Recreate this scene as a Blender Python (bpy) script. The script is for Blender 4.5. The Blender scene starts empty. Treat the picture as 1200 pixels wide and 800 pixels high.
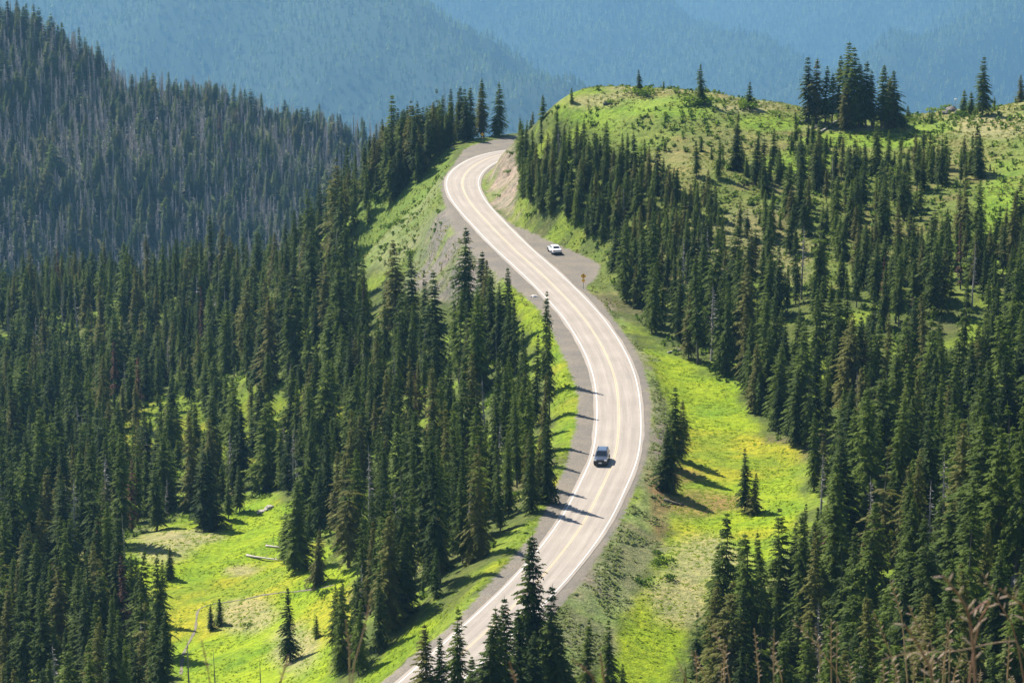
import bpy, math, random
import numpy as np

SC = bpy.context.scene
COL = SC.collection
rng = np.random.default_rng(11)
R = random.Random(7)
rad = math.radians

# ------------------------------------------------------------------ camera model
FPX, PHI, CAMZ = 3900.0, rad(13.2), 122.0
CP, SP = math.cos(PHI), math.sin(PHI)

def ray(px, py):
    return np.array([(px - 600) / FPX, CP + (400 - py) / FPX * SP, -SP + (400 - py) / FPX * CP])

def P(px, py, z=0.0):
    d = ray(px, py)
    return np.array([0, 0, CAMZ]) + d * ((z - CAMZ) / d[2])

def proj(x, y, z):
    dz = z - CAMZ
    dep = y * CP - dz * SP
    up = y * SP + dz * CP
    dep = np.maximum(dep, 0.1)
    return 600 + FPX * x / dep, 400 - FPX * up / dep, dep

# ------------------------------------------------------------------ small helpers
def mesh_np(name, verts, faces, mats=(), smooth=False, midx=None):
    """verts (n,3); faces: (m,k) array or list of arrays of equal-k blocks"""
    me = bpy.data.meshes.new(name)
    verts = np.asarray(verts, dtype=np.float32)
    blocks = faces if isinstance(faces, list) else [faces]
    blocks = [np.asarray(b, dtype=np.int32) for b in blocks if len(b)]
    nl = sum(b.size for b in blocks)
    nf = sum(len(b) for b in blocks)
    me.vertices.add(len(verts))
    me.vertices.foreach_set('co', verts.ravel())
    me.loops.add(nl)
    me.loops.foreach_set('vertex_index', np.concatenate([b.ravel() for b in blocks]))
    me.polygons.add(nf)
    tot = np.concatenate([np.full(len(b), b.shape[1], np.int32) for b in blocks])
    st = np.concatenate([[0], np.cumsum(tot)[:-1]]).astype(np.int32)
    me.polygons.foreach_set('loop_start', st)
    if midx is not None:
        me.polygons.foreach_set('material_index', np.asarray(midx, np.int32))
    me.polygons.foreach_set('use_smooth', np.full(nf, smooth, bool))
    for m in mats:
        me.materials.append(m)
    me.update(calc_edges=True)
    me.validate()
    return me

def link(name, data, parent=None, loc=None, rot=None, scl=None):
    o = bpy.data.objects.new(name, data)
    COL.objects.link(o)
    if parent is not None:
        o.parent = parent
    if loc is not None:
        o.location = [float(v) for v in loc]
    if rot is not None:
        o.rotation_euler = rot
    if scl is not None:
        o.scale = scl if hasattr(scl, '__len__') else (scl,) * 3
    return o

def tag(o, label=None, cat=None, group=None, kind=None):
    if label: o['label'] = label
    if cat: o['category'] = cat
    if group: o['group'] = group
    if kind: o['kind'] = kind
    return o

class MB:
    """collects polygons into ONE mesh"""
    def __init__(s): s.v = []; s.f = []
    def add(s, vs, fs):
        b = len(s.v); s.v += [tuple(map(float, v)) for v in vs]; s.f += [tuple(b + i for i in f) for f in fs]
    def box(s, c, d, bev=0.0):
        x, y, z = c; a, b, h = d[0] / 2, d[1] / 2, d[2] / 2
        s.add([(x + i * a, y + j * b, z + k * h) for i in (-1, 1) for j in (-1, 1) for k in (-1, 1)],
              [(0, 1, 3, 2), (4, 6, 7, 5), (0, 4, 5, 1), (2, 3, 7, 6), (0, 2, 6, 4), (1, 5, 7, 3)])
    def tube(s, pts, rs, n=8, cap=True):
        pts = [np.array(p, float) for p in pts]
        rings = []
        vs = []
        for i, p in enumerate(pts):
            t = pts[min(i + 1, len(pts) - 1)] - pts[max(i - 1, 0)]
            t = t / (np.linalg.norm(t) + 1e-9)
            u = np.cross(t, (0, 0, 1) if abs(t[2]) < .9 else (1, 0, 0)); u /= np.linalg.norm(u)
            w = np.cross(t, u)
            for k in range(n):
                a = 2 * math.pi * k / n
                vs.append(p + (u * math.cos(a) + w * math.sin(a)) * rs[i])
        fs = []
        for i in range(len(pts) - 1):
            for k in range(n):
                a, b = i * n + k, i * n + (k + 1) % n
                fs.append((a, b, b + n, a + n))
        if cap:
            fs.append(tuple(range(n))[::-1]); fs.append(tuple((len(pts) - 1) * n + k for k in range(n)))
        s.add(vs, fs)
    def prism(s, poly, y0, y1):
        """poly in (x,z), extruded along y"""
        n = len(poly)
        s.add([(x, y0, z) for x, z in poly] + [(x, y1, z) for x, z in poly],
              [tuple(range(n)), tuple(range(n, 2 * n))[::-1]] + [(i, i + n, (i + 1) % n + n, (i + 1) % n) for i in range(n)])
    def build(s, name, mat, parent=None, smooth=False, bevel=0.0):
        me = bpy.data.meshes.new(name)
        me.from_pydata(s.v, [], s.f); me.materials.append(mat)
        import bmesh
        bm = bmesh.new(); bm.from_mesh(me)
        bmesh.ops.recalc_face_normals(bm, faces=bm.faces)
        if bevel > 0:
            bmesh.ops.bevel(bm, geom=bm.edges[:], offset=bevel, segments=2, affect='EDGES', clamp_overlap=True)
        for f in bm.faces: f.smooth = smooth
        bm.to_mesh(me); bm.free(); me.update()
        return link(name, me, parent)

# value noise (numpy)
_perm = rng.random((256, 256))
def vnoise(x, y):
    xi = np.floor(x).astype(int); yi = np.floor(y).astype(int)
    fx = x - xi; fy = y - yi
    fx = fx * fx * (3 - 2 * fx); fy = fy * fy * (3 - 2 * fy)
    g = lambda a, b: _perm[a & 255, b & 255]
    return (g(xi, yi) * (1 - fx) + g(xi + 1, yi) * fx) * (1 - fy) + (g(xi, yi + 1) * (1 - fx) + g(xi + 1, yi + 1) * fx) * fy
def fbm(x, y, o=4):
    s = 0; a = .5
    for i in range(o):
        s = s + a * vnoise(x * 2 ** i + 17.3 * i, y * 2 ** i + 9.1 * i); a *= .5
    return s
def sstep(a, b, x):
    t = np.clip((x - a) / (b - a), 0, 1); return t * t * (3 - 2 * t)

def inpoly(px, py, poly):
    px = np.asarray(px, float); py = np.asarray(py, float)
    ins = np.zeros(px.shape, bool)
    n = len(poly)
    for i in range(n):
        x1, y1 = poly[i]; x2, y2 = poly[(i + 1) % n]
        if y1 == y2: continue
        c = ((y1 > py) != (y2 > py)) & (px < (x2 - x1) * (py - y1) / (y2 - y1) + x1)
        ins ^= c
    return ins
def segdist(px, py, poly, closed=True):
    d = np.full(np.shape(px), 1e9)
    n = len(poly)
    for i in range(n if closed else n - 1):
        x1, y1 = poly[i]; x2, y2 = poly[(i + 1) % n]
        dx, dy = x2 - x1, y2 - y1
        t = np.clip(((px - x1) * dx + (py - y1) * dy) / (dx * dx + dy * dy + 1e-12), 0, 1)
        d = np.minimum(d, np.hypot(px - x1 - t * dx, py - y1 - t * dy))
    return d
def sdpoly(px, py, poly):
    d = segdist(px, py, poly)
    return np.where(inpoly(px, py, poly), d, -d)

def chaikin(p, n=2):
    p = [np.array(q, float) for q in p]
    for _ in range(n):
        o = [p[0]]
        for a, b in zip(p[:-1], p[1:]):
            o += [a * .75 + b * .25, a * .25 + b * .75]
        o.append(p[-1]); p = o
    return np.array(p)

# ------------------------------------------------------------------ road centre line (from its two edge lines on the road's own level)
LINE_L = [(600,169.4),(581,173.8),(568.8,177.5),(556,182.5),(543.8,188.8),(531,196),(524.4,206),(522.5,213.8),(525,225),(533,238.8),(555,265),(589,302),(622.8,334),(660,373),(680,403.4),(693.7,433.8),(698.7,460.8),(699.7,494.5),(697,535),(680,568.8),(656.5,614.4),(633,644.8),(606,675),(568.8,712),(541.8,736),(501,769.7),(471,798),(420,840),(350,890)]
LINE_R = [(640,176),(610,180),(587.5,186.9),(575,193.8),(565,201),(559.4,208.8),(558,216),(561,226),(568.8,238.8),(594.8,265),(619.4,288.6),(649.8,312),(676.8,337.6),(703.8,366),(727.4,400),(742.6,430.4),(749.4,457.4),(751.7,484.4),(751,508),(747.7,535),(734,567),(714,611),(690,644.8),(670,671.8),(649.8,695.4),(558.6,782),(500,835),(420,900)]
def resample(pts, n):
    pts = np.asarray(pts); s = np.concatenate([[0], np.cumsum(np.hypot(*(pts[1:] - pts[:-1]).T))])
    t = np.linspace(0, s[-1], n)
    return np.stack([np.interp(t, s, pts[:, 0]), np.interp(t, s, pts[:, 1])], 1), s[-1]
Lw = np.array([P(*q)[:2] for q in LINE_L]); Rw = np.array([P(*q)[:2] for q in LINE_R])
Lr, _ = resample(Lw, 400)
cen = []
Rr, _ = resample(Rw, 4000)
for p in Lr:
    d = np.hypot(Rr[:, 0] - p[0], Rr[:, 1] - p[1]); j = d.argmin()
    cen.append((p + Rr[j]) / 2)
cen = np.array(cen)
# remove the ends where one line outruns the other, extend, then smooth
c0, _ = resample(cen[8:-8], 300)
ext0 = [c0[0] + np.array([52, 6.]), c0[0] + np.array([30, 7.]), c0[0] + np.array([14, 4.5])]
d1 = c0[-1] - c0[-6]; d1 /= np.linalg.norm(d1)
ext1 = [c0[-1] + d1 * 15, c0[-1] + d1 * 40, c0[-1] + d1 * 70]
CEN, RLEN = resample(np.vstack([ext0, c0, ext1]), 420)
for _ in range(60):
    CEN[1:-1] = CEN[1:-1] * .5 + (CEN[2:] + CEN[:-2]) * .25
CEN, RLEN = resample(CEN, 420)
TAN = np.gradient(CEN, axis=0); TAN /= np.linalg.norm(TAN, axis=1)[:, None]
NOR = np.stack([-TAN[:, 1], TAN[:, 0]], 1)

GRAVEL_PX = [(625,157),(609,158.8),(595,160.6),(585,162.5),(570,166),(555,169.4),(543.8,175),(537.5,183.8),(533.8,190),(525,201),(518,212),(517,224),(522,242),(530,265),(548.5,292),(575.5,315.6),(609,341),(633,363),(650,393),(661.6,420),(674,447),(678,467),(674,501),(666.7,531.7),(660,552),(646.4,580.6),(626,624.5),(592.4,661.6),(562,695),(535,725.8),(501,753),(440.5,800),(340,880),
 (440,910),(520,840),(575,795),(660,706),(682,681),(703,650),(727,611),(747,567),(759,532),(763,505),(763,475),(758,440),(745,409),(724,380),(703,352),(690,341),(686,335),(695,329),(701,321),(704,311),(690,303),(662,291),(645,284),(615,270),(600,263),(582,248),(569,232),(564,217),(567,206),(577,197),(590,187),(606,179),(640,172)]
GRAVEL_W = [tuple(P(*q)[:2]) for q in GRAVEL_PX]

# ------------------------------------------------------------------ terrain: control points (pixel, height) -> thin plate spline
CTRL = [
 # right hill crest
 (605,200,4),(612,180,7),(625,150,12),(650,128,17),(690,108,20.5),(740,103,21),(790,104,20),(850,113,18),(930,133,14),(1000,143,12),(1060,140,12),(1110,130,14),(1150,133,14),(1200,119,17),(1280,108,19),
 # its face
 (590,235,1),(650,200,8.5),(640,250,4.5),(700,200,11),(690,265,4),(715,300,1.5),(760,250,8),(760,150,17),(830,200,14),(830,300,6),(900,200,13),(900,300,6.5),(900,400,1),(980,250,11),(1000,350,6),(1000,450,1.5),(1100,200,14),(1100,300,9),(1150,400,6),(1190,250,13),(1190,440,6),(1280,300,12),(1280,450,8),(735,345,-.5),(770,380,-1),
 # foot of the bank right of the road
 (722,738,-2.6),(745,692,-2.5),(770,640,-2.4),(788,600,-2.2),(792,560,-2.0),(787,520,-1.9),(780,480,-1.7),(767,440,-1.5),(747,402,-1.2),(724,366,-1),(705,342,-.4),
 # right meadow
 (800,440,-1.8),(850,470,-2.1),(850,520,-2.6),(900,560,-2.4),(830,600,-2.6),(830,645,-2.4),(790,690,-3.),(740,780,-3.8),(690,830,-3.6),(630,850,-2.8),
 # right foreground forest
 (850,760,-5),(900,700,-2.5),(950,620,0),(1000,780,0),(1000,560,1.5),(1050,680,6),(1100,600,8),(1100,760,8),(1150,700,13),(1190,560,10),(1190,680,17),(1190,790,20),(1280,700,23),(1280,600,14),
 # slope left of the upper road
 (500,225,-6),(470,250,-11),(440,285,-14),(430,230,-13),(505,320,-6),(478,330,-12),(560,342,-3.5),(540,372,-8),(600,382,-3.5),(560,420,-9),(500,420,-15),(440,430,-20),(640,420,-2.5),(625,470,-4),(560,520,-10),(480,520,-17),(640,540,-2),(600,580,-4),(540,620,-7),(460,620,-16),(400,560,-21),(550,670,-2.2),(500,700,-6),(430,720,-13),(400,790,-14),(380,680,-20),
 # valley meadow and the forest round it
 (340,620,-25),(300,610,-27),(250,600,-29),(170,640,-28),(250,680,-27),(330,740,-22),(250,780,-25),(180,790,-27),(100,720,-31),(50,780,-31),(0,700,-36),(100,620,-37),(0,600,-44),(200,540,-37),(280,500,-37),(180,470,-44),(300,440,-42),(100,500,-48),(0,480,-56),(60,420,-66),(200,390,-58),(300,365,-50),(400,360,-32),(-80,600,-50),(-80,480,-62),
 # spur crest
 (420,255,-20),(350,290,-36),(250,330,-55),(150,350,-66),(50,365,-75),(-80,372,-85),
 # verge beyond the far bend
 (520,176,-1.5),(500,187,-4),(450,200,-11),(560,163,-.2),(585,158.5,-.3),(610,156,-.5),
 # just below the frame
 (300,860,-19),(150,860,-24),(0,860,-28),(450,860,-12),(-80,760,-36)]
W = [P(*c) for c in CTRL]
def behind(c, dist, drop):
    p = P(*c); d = p[:2] / np.linalg.norm(p[:2])
    return np.array([p[0] + d[0] * dist, p[1] + d[1] * dist, p[2] - drop])
for c in [(650,128,17),(740,103,21),(850,113,18),(930,133,14),(1000,143,12),(1060,140,12),(1150,133,14),(1280,108,19)]:
    W.append(behind(c, 60, 16)); W.append(behind(c, 140, 62))
for c in [(420,255,-20),(350,290,-36),(250,330,-55),(150,350,-66),(50,365,-75),(-80,372,-85)]:
    W.append(behind(c, 70, 32)); W.append(behind(c, 150, 85))
for c in [(450,200,-11),(520,176,-1.5),(585,158.5,-.3)]:
    W.append(behind(c, 45, 18)); W.append(behind(c, 120, 62))
for i in range(0, 420, 12):
    W.append(np.array([*CEN[i], 0.0]))
for y, z in [(-15, 122), (0, 120.4), (5, 119.3), (12, 117.0), (30, 110.4), (60, 99), (100, 83.5), (150, 64), (200, 43), (250, 24)]:
    for x in (-90, -30, 0, 30, 90):
        zz = z - (.02 * y if x < -20 else 0) + (.02 * y if x > 60 else 0)
        W.append(np.array([x, y, zz]))
for x in (-60, -20, 20):
    W.append(np.array([x, 300, 3.0 - (8 if x < 0 else 0)])); W.append(np.array([x, 340, -9.0 - (8 if x < 0 else 0)]))
W.append(np.array([190., 300, 45])); W.append(np.array([190., 420, 30])); W.append(np.array([200., 600, 24])); W.append(np.array([200., 100, 90]))
W.append(np.array([-200., 300, -25])); W.append(np.array([-200., 420, -45])); W.append(np.array([-200., 200, 25])); W.append(np.array([-220., 620, -72])); W.append(np.array([-220., 100, 70]))
W = np.array(W)
S_ = 100.0
def _U(r2):
    return np.where(r2 > 0, r2 * np.log(r2 + 1e-12), 0) * .5
Xc = W[:, :2] / S_
K = _U(((Xc[:, None] - Xc[None]) ** 2).sum(2)) + np.eye(len(Xc)) * 2e-4
A = np.zeros((len(Xc) + 3,) * 2)
A[:-3, :-3] = K; A[:-3, -3] = 1; A[:-3, -2:] = Xc; A[-3, :-3] = 1; A[-2:, :-3] = Xc.T
COEF = np.linalg.solve(A, np.concatenate([W[:, 2], [0, 0, 0]]))
def tps(x, y):
    x = np.ravel(x) / S_; y = np.ravel(y) / S_
    out = np.empty(len(x))
    for i in range(0, len(x), 20000):
        q = np.stack([x[i:i + 20000], y[i:i + 20000]], 1)
        out[i:i + 20000] = _U(((q[:, None] - Xc[None]) ** 2).sum(2)) @ COEF[:-3] + COEF[-3] + q @ COEF[-2:]
    return out

# raster of the near ground
RX0, RX1, RY0, RY1, RS = -330.0, 330.0, -30.0, 1100.0, 2.0
gx = np.arange(RX0, RX1 + .1, RS); gy = np.arange(RY0, RY1 + .1, RS)
GX, GY = np.meshgrid(gx, gy)
cl_x = np.clip(GX, -260, 260)
ZR = tps(cl_x, np.minimum(GY, 1000)).reshape(GX.shape)
ZR -= .45 * np.maximum(0, GY - 960)
SDG_R = sdpoly(GX, GY, GRAVEL_W)
dcam = np.hypot(GX, GY)
rough = (fbm(GX / 14, GY / 14, 4) - .47) * 2.6 + (fbm(GX / 4 + 50, GY / 4, 2) - .37) * .7
ZR += rough * sstep(4, 24, -SDG_R) * sstep(40, 250, GY)
fl = sstep(-4.5, -.2, SDG_R)
ZR = ZR * (1 - fl) + (-.03) * fl

def bil(A, x, y):
    u = np.clip((np.asarray(x) - RX0) / RS, 0, A.shape[1] - 1.001); v = np.clip((np.asarray(y) - RY0) / RS, 0, A.shape[0] - 1.001)
    i = u.astype(int); j = v.astype(int); fx = u - i; fy = v - j
    return (A[j, i] * (1 - fx) + A[j, i + 1] * fx) * (1 - fy) + (A[j + 1, i] * (1 - fx) + A[j + 1, i + 1] * fx) * fy

# the wooded hill across the gully, and the far mountainside
MIDC = [(-400,-60),(-120,0),(0,32),(100,64),(180,86),(260,102),(340,124),(440,156),(540,190),(700,250),(1000,330)]
_mx = [(q[0] - 600) / FPX * 1700 for q in MIDC]
_mz = [CAMZ - 1700 * math.tan(PHI + math.atan((q[1] - 400) / FPX)) for q in MIDC]
def zmid(x, y):
    x = np.asarray(x, float); y = np.asarray(y, float)
    yc = 1720 + 90 * (fbm(x / 150, x * 0, 2) - .4)
    cz = np.interp(x, _mx, _mz) - (yc - 1700) * .19
    z = cz - .30 * np.maximum(0, yc - y) - .55 * np.maximum(0, y - yc)
    return z + (fbm(x / 90 + 7, y / 90, 4) - .47) * 30 - 6
def _spur(x, y, a, b, k, up=0.0):
    a = np.array(a); b = np.array(b); d = b[:2] - a[:2]; L = np.hypot(*d); d = d / L
    t = (x - a[0]) * d[0] + (y - a[1]) * d[1]
    off = np.abs((x - a[0]) * d[1] - (y - a[1]) * d[0])
    zc = a[2] + (b[2] - a[2]) * np.clip(t / L, -3, 3)
    return zc - k * (np.sqrt(off ** 2 + 110 ** 2) - 110)
def PD(px, py, dep):
    return np.array([0, 0, CAMZ]) + ray(px, py) * dep
SPURS = [(PD(330, -25, 9800), PD(640, 140, 8200), .60), (PD(660, -40, 13600), PD(985, 112, 11400), .58), (PD(1330, -70, 12600), PD(880, 140, 10600), .62), (PD(40, -80, 12600), PD(330, 70, 10600), .6), (PD(1010, -40, 15800), PD(1200, 60, 14000), .6)]
def zfar(x, y):
    x = np.asarray(x, float); y = np.asarray(y, float)
    z = -2700 + .42 * (y - 16900)
    for a, b, k in SPURS:
        s = _spur(x, y, a, b, k)
        z = np.maximum(z, s)
    z = z + (fbm(x / 460, y / 460, 5) - .47) * 380
    cap = 40
    return np.where(z > cap - 200, cap - 200 + 200 * np.tanh((z - cap + 200) / 200), z)
def ground(x, y):
    x = np.asarray(x, float); y = np.asarray(y, float)
    zn = bil(ZR, x, np.minimum(y, RY1 - 1)) - .6 * np.maximum(0, y - RY1 + 1) - .3 * np.maximum(0, np.abs(x) - 330)
    zm = np.where(y > 850, zmid(x, y), -9e3)
    zf = np.where(y > 3000, zfar(x, y), -9e3)
    return np.maximum(np.maximum(zn, zm), np.maximum(zf, -2950 + 0 * x))

def hit(px, py, tmin=200., tmax=3000.):
    d = ray(px, py)
    t = np.arange(tmin, tmax, .5)
    X = d[0] * t; Y = d[1] * t; Z = CAMZ + d[2] * t
    g = ground(X, Y)
    k = np.nonzero(Z < g)[0]
    if len(k) == 0: return None
    t0 = t[k[0]]
    return np.array([d[0] * t0, d[1] * t0, float(ground(d[0] * t0, d[1] * t0))]), t0

def visible(x, y, z, slack=0.0):
    """is the point seen from the camera over the bare ground?"""
    ok = np.ones(len(x), bool)
    for s in np.concatenate([np.linspace(.3, .985, 70)]):
        zz = CAMZ + (z - CAMZ) * s
        ok &= ground(x * s, y * s) < zz + slack
    return ok

# ------------------------------------------------------------------ materials
def newmat(name):
    m = bpy.data.materials.new(name); m.use_nodes = True
    m.node_tree.nodes.clear()
    return m, m.node_tree.nodes, m.node_tree.links
def N(ns, t, **kw):
    n = ns.new(t)
    for k, v in kw.items(): setattr(n, k, v)
    return n
def setin(n, **kw):
    for k, v in kw.items(): n.inputs[k.replace('_', ' ')].default_value = v
def rgba(c): return (c[0], c[1], c[2], 1)
def mixc(ns, ls, fac, a, b, typ='MIX'):
    n = N(ns, 'ShaderNodeMix', data_type='RGBA', blend_type=typ)
    for sock, v in ((n.inputs[0], fac), (n.inputs[6], a), (n.inputs[7], b)):
        if hasattr(v, 'is_linked'): ls.new(v, sock)
        elif isinstance(v, (int, float)): sock.default_value = v
        else: sock.default_value = rgba(v)
    return n.outputs[2]
def ramp(ns, ls, fac, stops, interp='LINEAR'):
    n = N(ns, 'ShaderNodeValToRGB'); n.color_ramp.interpolation = interp
    e = n.color_ramp.elements
    while len(e) < len(stops): e.new(.5)
    for i, (p, c) in enumerate(stops):
        e[i].position = p; e[i].color = rgba(c) if hasattr(c, '__len__') else (c, c, c, 1)
    ls.new(fac, n.inputs[0]); return n.outputs[0]
def noise(ns, ls, scale, detail=4, vec=None, rough=.55):
    n = N(ns, 'ShaderNodeTexNoise'); n.inputs['Scale'].default_value = scale
    n.inputs['Detail'].default_value = detail; n.inputs['Roughness'].default_value = rough
    if vec is not None: ls.new(vec, n.inputs['Vector'])
    return n.outputs[0]
def math_(ns, ls, op, a, b=0.0, clamp=False):
    n = N(ns, 'ShaderNodeMath', operation=op); n.use_clamp = clamp
    for i, v in enumerate((a, b)):
        if hasattr(v, 'is_linked'): ls.new(v, n.inputs[i])
        else: n.inputs[i].default_value = v
    return n.outputs[0]

def simple(name, col, rough=.6, metal=0.0, spec=.5, vary=0.0, scale=8.0, coat=0.0):
    m, ns, ls = newmat(name)
    b = N(ns, 'ShaderNodeBsdfPrincipled'); o = N(ns, 'ShaderNodeOutputMaterial'); ls.new(b.outputs[0], o.inputs[0])
    setin(b, Base_Color=rgba(col), Roughness=rough, Metallic=metal)
    b.inputs['Specular IOR Level'].default_value = spec; b.inputs['Coat Weight'].default_value = coat
    if vary:
        tc = N(ns, 'ShaderNodeTexCoord')
        n = noise(ns, ls, scale, 5, tc.outputs['Object'])
        c = ramp(ns, ls, n, [(.3, [v * (1 - vary) for v in col]), (.7, [min(1, v * (1 + vary)) for v in col])])
        ls.new(c, b.inputs['Base Color'])
    return m

def foliage(name, dark, light, trans=.3, tcol=None, alt=None, altp=0.0, tone=False):
    """leaf material: per-tree hue by Object Info random, clump tone by noise, some light passing through"""
    m, ns, ls = newmat(name)
    oi = N(ns, 'ShaderNodeObjectInfo'); tc = N(ns, 'ShaderNodeTexCoord')
    n = noise(ns, ls, 1.3, 3, tc.outputs['Object'])
    r = oi.outputs['Random']
    f = math_(ns, ls, 'ADD', math_(ns, ls, 'MULTIPLY', n, .9), math_(ns, ls, 'MULTIPLY', r, .75))
    col = ramp(ns, ls, math_(ns, ls, 'SUBTRACT', f, .27), [(.1, dark), (.9, light)])
    if alt is not None:
        k = math_(ns, ls, 'FRACT', math_(ns, ls, 'MULTIPLY', r, 37.17))
        k = math_(ns, ls, 'GREATER_THAN', k, 1 - altp)
        col = mixc(ns, ls, math_(ns, ls, 'MULTIPLY', k, .75), col, alt)
    if tone:      # every tree of the far forest has its own lightness
        ta = N(ns, 'ShaderNodeAttribute', attribute_name='tone'); col = mixc(ns, ls, 1.0, col, ta.outputs['Fac'], 'MULTIPLY')
    d = N(ns, 'ShaderNodeBsdfPrincipled'); setin(d, Roughness=.7); d.inputs['Specular IOR Level'].default_value = .10
    ls.new(col, d.inputs['Base Color'])
    t = N(ns, 'ShaderNodeBsdfTranslucent')
    tc_ = mixc(ns, ls, 1.0, col, tcol or (1.3, 1.35, .6), 'MULTIPLY')
    ls.new(tc_, t.inputs[0])
    mx = N(ns, 'ShaderNodeMixShader'); mx.inputs[0].default_value = trans
    ls.new(d.outputs[0], mx.inputs[1]); ls.new(t.outputs[0], mx.inputs[2])
    o = N(ns, 'ShaderNodeOutputMaterial'); ls.new(mx.outputs[0], o.inputs[0])
    return m

M_FIR = foliage('fir needles', (.024, .048, .010), (.116, .162, .020), .42, alt=(.16, .15, .04), altp=.18)
M_YOUNG = foliage('young fir needles', (.045, .085, .012), (.16, .21, .026), .42)
M_PALE = foliage('pale fir needles', (.07, .10, .025), (.15, .18, .05), .32)
M_RUST = foliage('dying fir needles', (.05, .028, .018), (.13, .055, .03), .25, tcol=(1.2, .9, .7))
M_SHRUB = foliage('shrub leaves', (.04, .085, .010), (.13, .19, .020), .4)
M_FAR = foliage('distant fir needles', (.035, .060, .022), (.12, .15, .04), .35, tone=True)
M_GRASS = foliage('meadow grass', (.14, .235, .006), (.25, .33, .012), .5, tcol=(1.3, 1.25, .5))
M_HERB = foliage('bank herbs', (.15, .19, .06), (.27, .30, .12), .45)
M_BARK = simple('fir bark', (.105, .085, .068), .9, vary=.35, scale=3)
M_DEAD = simple('weathered dead wood', (.27, .245, .225), .85, vary=.3, scale=2.5)
M_LOG = simple('bleached log wood', (.36, .325, .28), .85, vary=.3, scale=4)
M_ROCK = simple('grey rock', (.12, .112, .10), .9, vary=.4, scale=1.5)

# ------------------------------------------------------------------ world, sun, camera
SUN_AZ, SUN_EL = rad(-42), rad(48)       # azimuth from +Y towards +X
w = bpy.data.worlds.new('World'); SC.world = w; w.use_nodes = True
nt = w.node_tree; nt.nodes.clear()
sky = nt.nodes.new('ShaderNodeTexSky'); sky.sky_type = 'NISHITA'; sky.sun_disc = False
sky.sun_elevation = SUN_EL; sky.sun_rotation = SUN_AZ; sky.altitude = 1500; sky.air_density = 1.0; sky.dust_density = .6
bg = nt.nodes.new('ShaderNodeBackground'); bg.inputs[1].default_value = .075
ow = nt.nodes.new('ShaderNodeOutputWorld')
nt.links.new(sky.outputs[0], bg.inputs[0]); nt.links.new(bg.outputs[0], ow.inputs[0])
sl = bpy.data.lights.new('sun', 'SUN'); sl.energy = 4.8; sl.angle = rad(.53); sl.color = (1.0, .93, .82)
so = bpy.data.objects.new('sun', sl); COL.objects.link(so)
from mathutils import Vector
sdir = Vector((math.sin(SUN_AZ) * math.cos(SUN_EL), math.cos(SUN_AZ) * math.cos(SUN_EL), math.sin(SUN_EL)))
so.rotation_euler = sdir.to_track_quat('Z', 'Y').to_euler(); so.location = (0, 0, 400)

cam = bpy.data.cameras.new('camera'); cam.sensor_width = 36; cam.lens = FPX / 1200 * 36
cam.clip_start = .5; cam.clip_end = 30000
cam.dof.use_dof = True; cam.dof.focus_distance = 500; cam.dof.aperture_fstop = 27
co = bpy.data.objects.new('camera', cam); COL.objects.link(co)
co.location = (0, 0, CAMZ); co.rotation_euler = (rad(90) - PHI, 0, 0)
SC.camera = co
SC.view_settings.view_transform = 'Standard'; SC.view_settings.look = 'None'
SC.view_settings.exposure = 1.25; SC.view_settings.gamma = 1
SC.cycles.use_denoising = True
SC.cycles.max_bounces = 5; SC.cycles.diffuse_bounces = 2; SC.cycles.glossy_bounces = 2
SC.cycles.transmission_bounces = 3; SC.cycles.volume_bounces = 0; SC.cycles.transparent_max_bounces = 6
try: SC.cycles.denoising_prefilter = 'ACCURATE'
except Exception: pass

# ------------------------------------------------------------------ ground zones (pixel polygons of the ground's own colour)
Z_MEADOW_L = [(150,632),(205,612),(240,600),(300,585),(345,590),(345,640),(380,640),(420,690),(390,740),(395,820),(215,820),(205,760),(185,700),(150,668)]
Z_PATCH_L = [(150,470),(200,450),(330,455),(400,440),(420,480),(330,540),(300,560),(160,560),(120,520)]
Z_MEADOW_R = [(745,395),(775,405),(800,425),(865,455),(880,500),(935,535),(935,625),(895,655),(830,700),(800,730),(790,830),(690,840),(722,745),(775,645),(795,560),(780,480),(762,430)]
Z_BANK_R = [(690,338),(705,345),(745,400),(768,440),(782,480),(790,540),(785,600),(768,650),(735,715),(715,760),(640,830),(560,830),(660,712),(703,650),(747,567),(763,505),(758,440),(724,380)]
Z_VERGE_L = [(560,322),(610,340),(640,365),(660,400),(680,450),(685,480),(676,520),(650,580),(610,645),(560,695),(480,765),(400,830),(380,830),(480,740),(560,672),(600,640),(635,580),(655,500),(640,430),(610,380),(570,350)]
Z_SLOPE_UL = [(530,172),(500,195),(440,205),(415,240),(410,300),(470,320),(500,300),(520,260),(520,215)]
Z_SCREE_UL = [(520,215),(512,240),(490,290),(480,340),(540,350),(590,350),(575,318),(530,265)]
Z_TOP_R = [(630,150),(650,125),(700,100),(790,95),(860,108),(930,128),(1060,130),(1110,120),(1210,105),(1210,200),(1170,260),(1150,200),(1080,180),(1000,190),(940,160),(900,185),(830,200),(790,215),(740,180),(690,150),(650,145)]
Z_CUT = [(606,176),(592,187),(578,197),(567,208),(565,218),(572,236),(584,250),(600,262),(612,262),(608,235),(604,215),(612,190)]

# ---- terrain sheet
rows = list(np.arange(-25, 60, 2.5)) + list(np.arange(60, 300, 2.2)) + list(np.arange(300, 860, 1.5))
while rows[-1] < 24000: rows.append(rows[-1] * 1.009)
rows = np.array(rows); NC = 361
uu = np.linspace(-1, 1, NC)
hw = np.maximum(215, rows * .26)
TX = uu[None] * hw[:, None]; TY = np.repeat(rows[:, None], NC, 1)
TZ = ground(TX.ravel(), TY.ravel()).reshape(TX.shape)
sdg = sdpoly(TX.ravel(), TY.ravel(), GRAVEL_W).reshape(TX.shape)
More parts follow.
